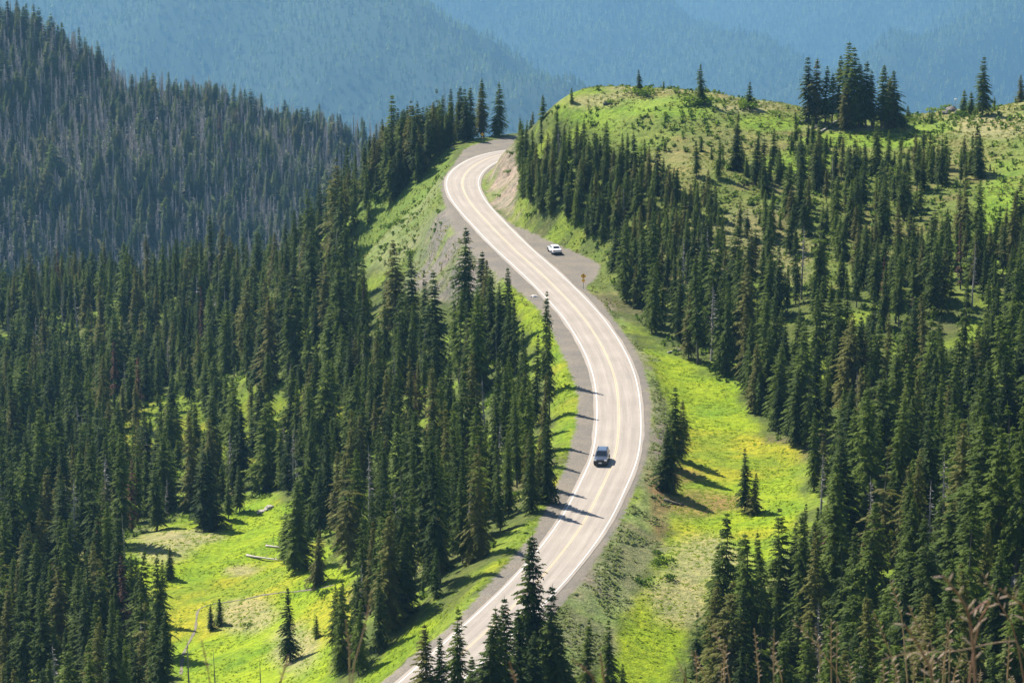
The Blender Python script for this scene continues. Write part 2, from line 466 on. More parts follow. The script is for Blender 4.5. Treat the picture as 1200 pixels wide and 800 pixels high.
# keep the sheet flat under the pavement
dcen = segdist(TX.ravel(), TY.ravel(), [tuple(c) for c in CEN], closed=False).reshape(TX.shape)
TZ = np.where(dcen < 5.2, -.04, TZ)
tpx, tpy, tdep = proj(TX, TY, TZ)
def zone(poly, soft=9.0):
    # softened in ground metres: distance in pixels is turned to about metres by the depth
    return sstep(-soft, soft, sdpoly(tpx.ravel(), tpy.ravel(), poly).reshape(tpx.shape) + (fbm(TX / 7, TY / 7, 3) - .44) * 40)
n1 = fbm(TX / 22, TY / 22, 4) / .94; n2 = fbm(TX / 6 + 40, TY / 6, 3) / .88; n3 = fbm(TX / 45 + 9, TY / 45, 3) / .88
def lerp3(a, b, t): return a + (np.asarray(b) - a) * t[..., None]
BASE = np.zeros(TX.shape + (3,)); BASE[:] = (.068, .090, .018)                       # forest floor
BASE = lerp3(BASE, (.155, .215, .015), sstep(.5, .64, n2) * .75)
BASE = lerp3(BASE, (.12, .09, .055), sstep(.58, .75, n1) * .5)
right = sstep(640, 760, tpx) * (tpy < 345) * (tdep < 900)
HILL = np.zeros_like(BASE); HILL[:] = (.125, .165, .03)
HILL = lerp3(HILL, (.20, .20, .075), sstep(.46, .62, n1))
HILL = lerp3(HILL, (.18, .13, .06), sstep(.58, .74, n2) * .5)
HILL = lerp3(HILL, (.14, .22, .018), sstep(.55, .68, n3) * .9)
BASE = lerp3(BASE, HILL * .8, right)
GREEN = np.zeros_like(BASE); GREEN[:] = (.185, .255, .006)
GREEN = lerp3(GREEN, (.25, .245, .012), sstep(.5, .66, n1) * .9)
GREEN = lerp3(GREEN, (.10, .185, .010), sstep(.5, .7, n2) * .6)
BASE = lerp3(BASE, GREEN, zone(Z_MEADOW_L, 6)); BASE = lerp3(BASE, GREEN, zone(Z_MEADOW_R, 6))
BASE = lerp3(BASE, GREEN * .62, zone(Z_PATCH_L, 12) * sstep(.35, .55, n1))
HERB = np.zeros_like(BASE); HERB[:] = (.15, .16, .07)
HERB = lerp3(HERB, (.17, .225, .06), sstep(.45, .6, n2))
HERB = lerp3(HERB, (.165, .14, .11), sstep(.55, .75, n1))
BASE = lerp3(BASE, HERB, zone(Z_BANK_R, 4))
BASE = lerp3(BASE, GREEN * .85, zone(Z_VERGE_L, 5))
SLUL = np.zeros_like(BASE); SLUL[:] = (.10, .15, .022)
SLUL = lerp3(SLUL, (.14, .165, .06), sstep(.45, .65, n1))
BASE = lerp3(BASE, SLUL, zone(Z_SLOPE_UL, 6))
BASE = lerp3(BASE, (.15, .135, .118), zone(Z_SCREE_UL, 5) * (1 - .6 * sstep(.5, .65, n2)))
BASE = lerp3(BASE, HILL, zone(Z_TOP_R, 6))
BASE = lerp3(BASE, (.235, .190, .148), zone(Z_CUT, 2.5) * (1 - .6 * sstep(.48, .58, n2)))
def ell(cx, cy, rx, ry):
    return sstep(1.25, .6, np.hypot((tpx - cx) / rx, (tpy - cy) / ry) + (n2 - .5) * .7)
TANC = (.25, .225, .115)
for e in [(190,640,42,20),(225,628,40,8),(285,720,38,22),(283,668,22,7),(830,655,45,28),(800,700,40,35),(345,760,30,30)]:
    BASE = lerp3(BASE, TANC, ell(*e) * .8)
for e in [(810,590,40,22),(800,560,25,10),(860,590,30,8),(770,590,14,40)]:
    BASE = lerp3(BASE, (.20, .12, .05), ell(*e) * .7)
for e in [(720,118,70,10),(870,125,50,8),(1160,150,60,14),(1000,150,60,4),(780,104,70,5)]:
    BASE = lerp3(BASE, (.24, .215, .105), ell(*e) * .8)
for e in [(1130,190,60,22),(860,175,70,25),(960,175,50,14),(790,200,40,30)]:
    BASE = lerp3(BASE, (.19, .145, .07), ell(*e) * .4)
for e in [(780,125,70,14),(900,145,40,10),(1010,165,80,10),(1180,255,40,60),(1090,150,30,12),(940,190,60,14)]:
    BASE = lerp3(BASE, (.14, .225, .014), ell(*e) * .8)
MIDT = np.zeros_like(BASE); MIDT[:] = (.070, .080, .035)
MIDT = lerp3(MIDT, (.085, .125, .03), sstep(.5, .65, fbm(TX / 60, TY / 60, 4) / .94))
BASE = lerp3(BASE, MIDT, sstep(950, 1150, TY))
BASE = lerp3(BASE, (.016, .030, .014), sstep(3000, 4000, TY))
BASE = lerp3(BASE, (.12, .14, .05), sstep(260, 180, TY))

idx = np.arange(TX.size).reshape(TX.shape)
quads = np.stack([idx[:-1, :-1], idx[:-1, 1:], idx[1:, 1:], idx[1:, :-1]], -1).reshape(-1, 4)

m, ns, ls = newmat('ground')
at = N(ns, 'ShaderNodeAttribute', attribute_name='albedo'); ag = N(ns, 'ShaderNodeAttribute', attribute_name='gravel')
geo = N(ns, 'ShaderNodeNewGeometry'); pos = geo.outputs['Position']
nA = noise(ns, ls, .9, 6, pos, .65); nB = noise(ns, ls, 4.5, 3, pos, .6); nC = noise(ns, ls, .22, 5, pos, .6)
c = mixc(ns, ls, 1.0, at.outputs['Color'], ramp(ns, ls, nA, [(.3, (.55, .6, .55)), (.5, (1, 1, 1)), (.7, (1.4, 1.32, 1.25))]), 'MULTIPLY')
c = mixc(ns, ls, 1.0, c, ramp(ns, ls, nB, [(.3, .68), (.7, 1.3)]), 'MULTIPLY')
c = mixc(ns, ls, 1.0, c, ramp(ns, ls, nC, [(.32, (.8, .9, .8)), (.68, (1.2, 1.1, 1.1))]), 'MULTIPLY')
gcol = ramp(ns, ls, nB, [(.2, (.088, .078, .062)), (.5, (.150, .134, .111)), (.8, (.238, .213, .178))])
gcol = mixc(ns, ls, 1.0, gcol, ramp(ns, ls, nC, [(.35, (.86, .87, .9)), (.65, (1.12, 1.08, 1.02))]), 'MULTIPLY')
gm = math_(ns, ls, 'ADD', ag.outputs['Fac'], math_(ns, ls, 'MULTIPLY', math_(ns, ls, 'SUBTRACT', nA, .5), 2.6))
gm = ramp(ns, ls, math_(ns, ls, 'ADD', math_(ns, ls, 'MULTIPLY', gm, .5), .5), [(.38, 0.), (.62, 1.)])
c = mixc(ns, ls, gm, c, gcol)
b = N(ns, 'ShaderNodeBsdfPrincipled'); setin(b, Roughness=.95); b.inputs['Specular IOR Level'].default_value = .15
ls.new(c, b.inputs['Base Color'])
bp = N(ns, 'ShaderNodeBump'); bp.inputs['Strength'].default_value = .9; bp.inputs['Distance'].default_value = .45
ls.new(math_(ns, ls, 'ADD', nA, math_(ns, ls, 'MULTIPLY', nB, .35)), bp.inputs['Height'])
gi = math_(ns, ls, 'SUBTRACT', 1.0, math_(ns, ls, 'MULTIPLY', gm, .85)); ls.new(gi, bp.inputs['Strength'])
ls.new(bp.outputs[0], b.inputs['Normal'])
o_ = N(ns, 'ShaderNodeOutputMaterial'); ls.new(b.outputs[0], o_.inputs[0])
me = mesh_np('terrain', np.stack([TX, TY, TZ], -1).reshape(-1, 3), quads, [m], smooth=True)
ca = me.color_attributes.new('albedo', 'FLOAT_COLOR', 'POINT')
ca.data.foreach_set('color', np.concatenate([BASE.reshape(-1, 3), np.ones((TX.size, 1))], 1).astype(np.float32).ravel())
ga = me.attributes.new('gravel', 'FLOAT', 'POINT'); ga.data.foreach_set('value', np.clip(sdg, -20, 20).astype(np.float32).ravel())
tag(link('terrain', me), 'mountain ground of meadow, forest floor and steep slopes around the road', None, None, 'structure')

# ------------------------------------------------------------------ road
def ribbon(off0, off1, z0, z1=None, step=1):
    a = CEN + NOR * off0; b_ = CEN + NOR * off1
    v = np.concatenate([np.c_[a, np.full(len(a), z0)], np.c_[b_, np.full(len(a), z0 if z1 is None else z1)]])
    n = len(a); i = np.arange(n - 1)
    return v, np.stack([i, i + 1, i + 1 + n, i + n], 1)
m, ns, ls = newmat('asphalt')
uvn = N(ns, 'ShaderNodeAttribute', attribute_name='across'); geo = N(ns, 'ShaderNodeNewGeometry')
al = N(ns, 'ShaderNodeAttribute', attribute_name='along')
cmb = N(ns, 'ShaderNodeCombineXYZ'); ls.new(math_(ns, ls, 'MULTIPLY', uvn.outputs['Fac'], 1.2), cmb.inputs[0]); ls.new(math_(ns, ls, 'MULTIPLY', al.outputs['Fac'], .035), cmb.inputs[1])
streak = noise(ns, ls, 2.2, 5, cmb.outputs[0], .6)
nf = noise(ns, ls, 9, 3, geo.outputs['Position']); nl_ = noise(ns, ls, .16, 4, geo.outputs['Position'])
c = ramp(ns, ls, streak, [(.3, (.238, .206, .172)), (.7, (.31, .270, .227))])
# wheel tracks: polished, slightly darker bands at 0.9 m and 2.5 m from the centre
ab = math_(ns, ls, 'ABSOLUTE', uvn.outputs['Fac'])
tr = ramp(ns, ls, math_(ns, ls, 'MULTIPLY', ab, .25), [(.04, 1.07), (.2, .90), (.36, 1.06), (.58, .90), (.74, 1.02), (.86, .95)])
c = mixc(ns, ls, 1.0, c, tr, 'MULTIPLY')
c = mixc(ns, ls, 1.0, c, ramp(ns, ls, nf, [(.3, .86), (.7, 1.13)]), 'MULTIPLY')
c = mixc(ns, ls, 1.0, c, ramp(ns, ls, nl_, [(.35, .93), (.65, 1.06)]), 'MULTIPLY')
b = N(ns, 'ShaderNodeBsdfPrincipled'); setin(b, Roughness=.78); b.inputs['Specular IOR Level'].default_value = .35
ls.new(c, b.inputs['Base Color']); o_ = N(ns, 'ShaderNodeOutputMaterial'); ls.new(b.outputs[0], o_.inputs[0])
M_ASPH = m
NL = 13
offs = np.linspace(-3.72, 3.72, NL)
n_ = len(CEN)
wob = (fbm(np.arange(n_) / 6.0, np.zeros(n_), 3) - .45) * .35
vv = []; acr = []; alg = []
sarc = np.linspace(0, RLEN, n_)
for k, f_ in enumerate(offs):
    e = f_ + (np.sign(f_) * wob if k in (0, NL - 1) else 0)
    pz = np.full(n_, .05 if 0 < k < NL - 1 else .0) + (.02 * (1 - abs(f_) / 3.7))
    q = CEN + NOR * np.reshape(e, (-1, 1)) if np.ndim(e) else CEN + NOR * e
    vv.append(np.c_[q, pz]); acr.append(np.full(n_, f_)); alg.append(sarc)
vv = np.concatenate(vv)
i = np.arange(n_ - 1)
fq = np.concatenate([np.stack([i + k * n_, i + 1 + k * n_, i + 1 + (k + 1) * n_, i + (k + 1) * n_], 1) for k in range(NL - 1)])[:, ::-1]
me = mesh_np('road', vv, fq, [M_ASPH], smooth=True)
for nm, d in (('across', acr), ('along', alg)):
    a_ = me.attributes.new(nm, 'FLOAT', 'POINT'); a_.data.foreach_set('value', np.concatenate(d).astype(np.float32))
tag(link('road', me), 'pale two lane asphalt road winding in an S over the ridge', None, None, 'structure')

def paint(name, col, wear):
    m, ns, ls = newmat(name)
    geo = N(ns, 'ShaderNodeNewGeometry')
    n = noise(ns, ls, 3.5, 5, geo.outputs['Position'], .7)
    c = mixc(ns, ls, ramp(ns, ls, n, [(.5 + wear, 0.), (.75 + wear, .8)]), col, (.27, .232, .195))
    b = N(ns, 'ShaderNodeBsdfPrincipled'); setin(b, Roughness=.6); ls.new(c, b.inputs['Base Color'])
    o = N(ns, 'ShaderNodeOutputMaterial'); ls.new(b.outputs[0], o.inputs[0]); return m
M_WHITE = paint('white road paint', (.60, .575, .53), .0); M_YEL = paint('yellow road paint', (.56, .42, .22), -.05)
for a0, a1, mm, lab in ((3.14, 3.28, M_WHITE, 'white edge line painted along the outer side of the upper bend'), (-3.28, -3.14, M_WHITE, 'white edge line painted along the lower inner side of the road'),
                   (.06, .15, M_YEL, 'yellow centre stripe of the road, one of a pair'), (-.15, -.06, M_YEL, 'yellow centre stripe of the road, the other of the pair')):
    v, f_ = ribbon(a0, a1, .05 + .02 * (1 - abs((a0 + a1) / 2) / 3.7) + .009)
    tag(link('road_marking', mesh_np('road_marking', v, f_[:, ::-1], [mm])), lab, None, None, 'structure')

# ------------------------------------------------------------------ tree meshes
def fir_crown(seed, H=13., Rr_=1.45, base=.1, nwh=34, per=6.5, gap=0.0, mat=None, fine=1.0):
    g = np.random.default_rng(seed)
    V = []; 
    lean = (g.random(2) - .5) * .04
    twist = g.random(4) * 6.28
    for k in range(nwh):
        t = (k + g.random() * .7) / nwh
        t = t ** .92
        h = H * (base + (1 - base) * t)
        prof = (1 - t) ** .72 * min(1.0, .62 + 2.6 * t)
        if g.random() < gap: continue
        nb = max(3, int(round(per * (1.05 - .45 * t) + g.random() * 1.5)))
        a0 = g.random() * 6.28
        lump = 1 + .22 * math.sin(t * 9 + twist[0]) * math.sin(t * 23 + twist[1])
        for j in range(nb):
            az = a0 + 6.283 * j / nb + (g.random() - .5) * .7
            side_f = 1 + .22 * math.sin(az + twist[2] + t * 5)
            Lb = Rr_ * prof * lump * side_f * (.62 + .5 * g.random()) + .10
            if g.random() < .06: Lb *= 1.3
            el = rad(48 * t ** 1.6 - 16 + g.normal() * 9)
            d = np.array([math.cos(az), math.sin(az), 0])
            sd = np.array([-d[1], d[0], 0])
            org = np.array([lean[0] * h, lean[1] * h, h])
            ns_ = max(2, int(round((2 + Lb * 3.2) * fine)))
            for s in np.linspace(.16, 1.0, ns_):
                p = org + d * (Lb * s * math.cos(el)) + np.array([0, 0, Lb * s * math.sin(el) - .26 * Lb * s * s])
                tl = (.30 * Lb * (1.25 - s) + .16) * (.7 + .6 * g.random()) / max(fine, .6) ** .5
                wd = (.055 + .05 * g.random() + .03 * Lb) / max(fine, .6) ** .5
                for sg in ((-1, 1) if s < .97 else (-.35, .35)):
                    td = d * (.75 + .3 * g.random()) + sd * sg * (.75 + .35 * g.random()) + np.array([0, 0, -.32 + .4 * (g.random() - .5)])
                    td /= np.linalg.norm(td)
                    up = np.array([0, 0, 1.0]); wv = np.cross(td, up); wv /= np.linalg.norm(wv) + 1e-6
                    wv = wv * .8 + up * (g.random() - .5) * .9
                    V.append((p - wv * wd - td * .05, p + wv * wd - td * .05, p + td * tl * .62 + wv * wd * .9, p + td * tl - np.array([0, 0, .05])))
                if g.random() < .5:   # hanging twig
                    td = np.array([g.normal() * .35, g.normal() * .35, -1.0]); wv = sd * wd
                    V.append((p - wv, p + wv, p + td * tl * .45 + wv * .5, p + td * tl * .7))
    # leader
    top = np.array([lean[0] * H, lean[1] * H, H])
    for j in range(3):
        a = j * 2.1; q = np.array([math.cos(a), math.sin(a), 0]) * .05
        V.append((top - [0, 0, .5] - q, top - [0, 0, .5] + q, top - [0, 0, .1] + q * .6, top + [0, 0, .35]))
    V = np.array(V); n = len(V)
    return mesh_np('crown', V.reshape(-1, 3), np.arange(n * 4).reshape(n, 4), [mat])

def trunk_mesh(seed, H=13., r=.16, stubs=8, mat=None, name='trunk', top=.92, stub_len=.7, low=.25):
    g = np.random.default_rng(seed)
    mb = MB()
    lean = np.random.default_rng(seed).random(2) * 0
    pts = [(0, 0, -.6)] + [(g.normal() * .03, g.normal() * .03, H * top * t) for t in (.08, .3, .55, .8, 1)]
    mb.tube(pts, [r * 1.25, r, r * .82, r * .58, r * .32, r * .1], 6)
    for k in range(stubs):
        h = H * (.04 + low * g.random()); a = g.random() * 6.28; L = stub_len * (.4 + g.random())
        d = np.array([math.cos(a), math.sin(a), -.25 - .3 * g.random()])
        p = np.array([0, 0, h]); mb.tube([p, p + d * L * .6, p + d * L + np.array([0, 0, -.05])], [.035, .022, .008], 3)
    me = bpy.data.meshes.new(name); me.from_pydata(mb.v, [], mb.f); me.materials.append(mat); me.update()
    return me

def dead_crown(seed, H=13., R0=1.0, n=46, mat=None):
    g = np.random.default_rng(seed); mb = MB()
    for k in range(n):
        t = g.random() ** .9; h = H * (.12 + .84 * t); a = g.random() * 6.28
        L = R0 * (1 - t) ** .6 * (.3 + .8 * g.random()) + .12
        d = np.array([math.cos(a), math.sin(a), -.15 + .3 * (t - .4) + .2 * g.normal()])
        p = np.array([0, 0, h]); q = p + d * L * .6; e = p + d * L + np.array([0, 0, -.1 * L])
        mb.tube([p, q, e], [.045, .03, .01], 3)
        for s in (1, -1):
            if g.random() < .6:
                tw = np.array([-d[1] * s, d[0] * s, -.3]) * .35 * L + d * .2 * L
                mb.tube([q, q + tw], [.02, .006], 3)
    me = bpy.data.meshes.new('crown'); me.from_pydata(mb.v, [], mb.f); me.materials.append(mat); me.update()
    return me

def shrub_mesh(seed, mat, n=150, flat=.75):
    g = np.random.default_rng(seed); V = []
    lob = [(g.normal(0, .42), g.normal(0, .42), .25 + .4 * g.random(), .3 + .25 * g.random()) for _ in range(7)]
    for k in range(n):
        l = lob[k % 7]; d = g.normal(size=3); d[2] = abs(d[2]) * .9; d /= np.linalg.norm(d)
        p = np.array(l[:3]) * [1, 1, flat] + d * l[3] * (.75 + .35 * g.random()); p[2] = max(p[2] * flat, .02)
        a = g.normal(size=3); a /= np.linalg.norm(a); b_ = np.cross(a, d); b_ /= np.linalg.norm(b_) + 1e-6
        s = .10 + .08 * g.random()
        V.append((p - a * s * .5, p + b_ * s * .6, p + a * s + d * .06, p - b_ * s * .6))
    V = np.array(V); return mesh_np('foliage', V.reshape(-1, 3), np.arange(n * 4).reshape(n, 4), [mat])
def stem_mesh(seed, mat):
    mb = MB(); g = np.random.default_rng(seed)
    pts0 = np.array([0, 0, -.2])
    mb.tube([(0, 0, -.25), (0, 0, .15), (.05, .03, .45)], [.06, .045, .015], 5)
    me = bpy.data.meshes.new('stem'); me.from_pydata(mb.v, [], mb.f); me.materials.append(mat); me.update(); return me

# variants: (crown mesh, trunk mesh, nominal height)
FIRV = []
for s in range(11):
    Hn = 13.0
    slim = [2.1, 2.5, 2.9, 1.9, 2.4, 3.3, 2.2, 2.7, 1.7, 3.5, 2.3][s]
    bs = [.08, .14, .05, .2, .1, .04, .16, .08, .24, .02, .12][s]
    FIRV.append((fir_crown(100 + s, Hn, slim, bs, 36, 6.6, [.02, .1, 0, .16, .05, 0, .12, .04, .2, .08, .38][s], M_FIR), trunk_mesh(300 + s, Hn, .17, 9, M_BARK, low=max(.12, bs + .1)), Hn))
YNGV = [(fir_crown(150 + s, 6.0, [1.35, 1.6, 1.2, 1.5][s], .05, 22, 6.5, .03, M_YOUNG, 1.1), trunk_mesh(350 + s, 6.0, .09, 3, M_BARK, low=.1), 6.0) for s in range(4)]
PALEV = [(fir_crown(170 + s, 9.0, [1.3, 1.1][s], .05, 28, 6.5, .03, M_PALE), trunk_mesh(370 + s, 9., .12, 3, M_BARK, low=.1), 9.0) for s in range(2)]
RUSTV = [(fir_crown(180 + s, 12.0, [1.15, 1.0][s], .1, 30, 5.2, .15, M_RUST), trunk_mesh(380 + s, 12., .15, 8, M_BARK), 12.0) for s in range(2)]
DEADV = [(dead_crown(190 + s, 12., [1.1, .8, .5][s], [70, 46, 24][s], M_DEAD), trunk_mesh(390 + s, 12., .19, 0, M_DEAD, top=1.0), 12.0) for s in range(3)]
SHRV = [(shrub_mesh(200 + s, M_SHRUB), stem_mesh(210 + s, M_BARK), 1.0) for s in range(3)]

def plant(kind, var, loc, height, rz, cn='crown', tn='trunk', lean=(0, 0), wide=1.0):
    o = bpy.data.objects.new(kind, None); COL.objects.link(o); o.empty_display_size = .5
    s = height / var[2]
    o.location = [float(v) for v in loc]; o.rotation_euler = (lean[0], lean[1], rz); o.scale = (s * wide, s * wide, s)
    c = bpy.data.objects.new(cn, var[0]); COL.objects.link(c); c.parent = o
    t = bpy.data.objects.new(tn, var[1]); COL.objects.link(t); t.parent = o
    return o

# ------------------------------------------------------------------ where trees grow
# stands: polygon in pixels of the tree FOOT, spacing (m), height range (m), young share
STANDS = [
 ('young stand', [(606,178),(640,176),(690,178),(745,198),(795,222),(840,230),(850,330),(760,345),(715,325),(706,308),(660,285),(615,262),(606,235)], 2.5, (4.5, 8.5), .0),
 ('hill slope', [(745,180),(795,215),(830,195),(900,180),(940,160),(1000,185),(1080,178),(1150,200),(1170,260),(1210,270),(1290,280),(1290,340),(1000,350),(850,300)], 3.25, (3.0, 10), .4),
 ('right forest', [(700,320),(760,345),(850,300),(1000,350),(1290,340),(1290,470),(1200,470),(900,500),(870,460),(800,425),(760,390),(720,345)], 3.9, (6, 15.5), .3),
 ('right lower forest', [(870,470),(1290,440),(1290,830),(1040,950),(800,900),(800,745),(850,735),(925,690),(952,640),(952,545),(900,508)], 4.2, (7.5, 17.5), .24),
 ('crest stand', [(424,262),(430,180),(500,160),(596,150),(594,158),(560,162),(525,172),(507,190),(492,212),(462,240),(432,262)], 2.9, (7.5, 12.5), .08),
 ('roadside forest', [(400,345),(440,375),(480,390),(520,398),(560,398),(588,404),(604,432),(610,470),(616,520),(628,562),(604,602),(575,645),(535,680),(470,738),(400,822),(385,740),(430,690),(400,600),(400,450)], 3.55, (7, 17.5), .26),
 ('valley forest', [(-90,340),(60,345),(250,318),(350,280),(420,235),(415,300),(400,345),(400,450),(330,460),(200,452),(140,470),(120,520),(160,560),(240,570),(330,545),(400,470),(400,600),(425,690),(385,660),(340,640),(338,590),(300,585),(240,598),(205,612),(150,632),(150,668),(190,720),(205,800),(210,900),(-90,900)], 4.3, (6.5, 16.5), .22),
 ('knoll', Z_TOP_R, 7.0, (1.2, 3.0), 1.0),
 ('shrub patch', Z_PATCH_L, 6.5, (8, 13), .35),
]
EXCL = [(Z_MEADOW_L, -4), (Z_MEADOW_R, -2), (Z_BANK_R, 0)]
trees = []    # x, y, z, h, kind, px, py, pxh, stand
GH, GHs = np.meshgrid(np.arange(-250, 250, 1.0), np.arange(280, 1040, 1.0))
for name, poly, sp, hr, yg in STANDS:
    g = np.random.default_rng(abs(hash(name)) % 1000 if False else sum(map(ord, name)))
    xs = np.arange(-250, 250, sp); ys = np.arange(280, 1060, sp)
    X, Y = np.meshgrid(xs, ys)
    X = X + (g.random(X.shape) - .5) * sp * .95; Y = Y + (g.random(Y.shape) - .5) * sp * .95
    X = X.ravel(); Y = Y.ravel()
    k = np.abs(X) < Y * .185 + 20; X = X[k]; Y = Y[k]
    Z = ground(X, Y)
    px, py, dp = proj(X, Y, Z)
    k = inpoly(px, py, poly)
    for q, tol in EXCL: k &= ~(sdpoly(px, py, q) > tol)
    k &= sdpoly(X, Y, GRAVEL_W) < -2.4
    dens = fbm(X / 16, Y / 16, 3) / .88
    gapn = {'young stand': .2, 'hill slope': .43, 'shrub patch': .3, 'crest stand': .2, 'roadside forest': .36, 'knoll': .60, 'right forest': .36}.get(name, .29)
    k &= dens > gapn + .12 * (g.random(X.shape) - .5)
    X, Y, Z, px, py, dp, dens = (q[k] for q in (X, Y, Z, px, py, dp, dens))
    h = hr[0] + (hr[1] - hr[0]) * np.clip(g.normal(.5, .3, X.shape), -.1, 1.2)
    h *= .82 + .36 * fbm(X / 30 + 5, Y / 30, 2) / .75
    yk = g.random(X.shape) < yg
    h = np.where(yk, np.minimum(h, 2.2 + 4.3 * g.random(X.shape)), h)
    dk = (g.random(X.shape) < {'roadside forest': .07, 'valley forest': .07, 'right lower forest': .05, 'right forest': .03}.get(name, 0)) & ~yk
    ph = h * FPX / dp * .97
    vis = visible(X, Y, Z + h * .8)
    on = (px > -60) & (px < 1260) & (py - ph < 800) & (py > -20)
    for i in np.nonzero(vis & on)[0]:
        trees.append((X[i], Y[i], Z[i], h[i], 'dead_tree' if dk[i] else 'young_fir' if yk[i] or name == 'young stand' and h[i] < 5.5 else 'fir_tree', px[i], py[i], ph[i], name))

# trees placed one by one: foot pixel x, tip y, foot y
def stand_at(px, tip, foot):
    r_ = hit(px, foot)
    if r_ is None: return None
    p, dep = r_
    ang = math.atan2(CAMZ - p[2], p[1])
    return p, (foot - tip) / FPX * dep / math.cos(ang), dep
SPECIAL = []
def special(kind, px, tip, foot, label, group=None, var=None, wide=1.0):
    SPECIAL.append((kind, px, tip, foot, label, group, var, wide))

FG = 'foreground firs standing in front of the lower road'
special('fir_tree', 617, 635, 812, 'tall slim fir, left one of the twin firs that cover the lower road', None, 0, .72)
special('fir_tree', 628, 630, 818, 'tallest twin fir rising over the lower road, right one of the two', None, 6, .75)
special('fir_tree', 646, 692, 845, 'dark fir just right of the twin firs at the lower road edge', None, 4)
special('fir_tree', 594, 702, 850, 'dark fir just left of the twin firs in front of the lower road', None, 7, .9)
special('fir_tree', 581, 717, 860, 'broad dark fir in front of the lower road centre line, with a blunt tip', None, 2)
special('fir_tree', 573, 735, 865, 'shorter dark fir leaning on the broad fir in front of the lower road', None, 1)
special('fir_tree', 537, 714, 838, 'dark pointed fir standing alone over the left edge line of the lower road', None, 4, .85)
special('fir_tree', 502, 734, 850, 'dark fir over the lower gravel shoulder, leftmost of the foreground firs', None, 7)
special('fir_tree', 518, 747, 850, 'small dark fir between the two firs at the lower left edge line', None, 0)
special('fir_tree', 624, 742, 850, 'lighter green fir below the twin firs at the lower road', None, 2)
special('fir_tree', 608, 716, 850, 'narrow fir tip between the twin firs and the dark fir beside them', None, 8)
special('fir_tree', 659, 735, 850, 'fir at the foot of the scree bank right of the twin firs', None, 1)
special('fir_tree', 687, 729, 838, 'dark fir at the foot of the scree bank by the right meadow', None, 3, .9)
special('fir_tree', 713, 729, 832, 'dark fir at the corner of the bright right meadow below the scree bank', None, 4, .8)
special('young_fir', 553, 771, 822, 'small young fir at the lower road beside the foreground firs')
special('young_fir', 729, 778, 812, 'small young fir in the bright right meadow at the picture bottom')
special('fir_tree', 789, 455, 548, 'tall fir in the clump between road and right meadow', None, 4)
special('fir_tree', 799, 470, 540, 'shorter fir in the clump between road and right meadow, behind the tall one', None, 1)
special('fir_tree', 779, 500, 575, 'fir in front of the clump between road and right meadow', None, 7)
special('fir_tree', 786, 515, 577, 'lowest fir in the clump between road and right meadow', None, 2)
special('fir_tree', 873, 526, 600, 'fir standing alone in the right meadow, tall left half of a pair', None, 4, .9)
special('fir_tree', 884, 555, 602, 'short broad fir beside the lone tall fir in the right meadow', None, 5, .9)
special('fir_tree', 200, 641, 679, 'small lone fir on the bright valley meadow throwing a shadow', None, 2)
special('young_fir', 258, 702, 733, 'young fir beside the stream line on the valley meadow, taller of two', None)
special('young_fir', 247, 710, 738, 'young fir beside the stream line on the valley meadow, shorter of two', None)
special('fir_tree', 340, 690, 775, 'slim tall fir in the lower part of the valley meadow', None, 0)
special('young_fir', 371, 723, 748, 'tiny young fir at the right side of the valley meadow', None)
special('fir_tree', 268, 565, 610, 'fir alone on the meadow tongue below the dark forest', None, 6)
special('fir_tree', 281, 545, 600, 'fir at the upper edge of the valley meadow', None, 1)
special('fir_tree', 374, 620, 685, 'fir at the right edge of the valley meadow near the white log', None, 5, .8)
special('fir_tree', 350, 560, 668, 'tall fir right above the white log in the valley meadow', None, 2)
special('fir_tree', 333, 600, 660, 'fir just left of the tall fir above the white log', None, 1)
special('fir_tree', 244, 530, 618, 'dark fir behind the tan hump of the valley meadow', None, 5)
special('fir_tree', 184, 545, 622, 'fir behind the tan hump of the valley meadow, beside the reddish one', None, 4)
# hilltop
special('fir_tree', 749, 82, 110, 'double topped small fir on the hilltop above the cut bank', None, 1)
special('young_fir', 670, 104, 122, 'young fir at the left shoulder of the hilltop', None)
special('young_fir', 636, 112, 140, 'young fir where the hilltop slopes down to the road', None)
special('fir_tree', 821, 76, 122, 'lone bushy fir on the hilltop between two clumps', None, 5, .8)
special('young_fir', 878, 97, 126, 'small lone fir on the hilltop left of the big clump', None)
CR = 'firs of the dark clump on the hill crest'
for j, (x, tp, ft, vr) in enumerate([(948,68,142,4),(957,70,144,1),(967,78,146,3),(975,86,146,8),(983,66,146,3),(993,50,148,0),(1000,56,150,4),(1006,74,150,6),(1014,74,150,1),(1021,84,152,3),(1033,76,152,6),(1040,92,150,7),(1046,84,148,5),(990,100,152,2)]):
    special('fir_tree', x, tp, ft, 'dark fir in the tight clump on the hill crest with dead logs at its foot', CR, vr, 1.1)
special('fir_tree', 1151, 67, 136, 'tall lone fir on the hill crest beside the rock pile', None, 4, 1.1)
special('young_fir', 1138, 108, 136, 'small fir at the foot of the tall lone crest fir', None)
special('young_fir', 1129, 106, 134, 'thin small fir between the rock pile and the tall lone crest fir', None)
special('fir_tree', 1196, 88, 120, 'fir on the hill crest cut by the picture edge', None, 5)
special('young_fir', 1064, 124, 140, 'small fir right of the big crest clump', None)
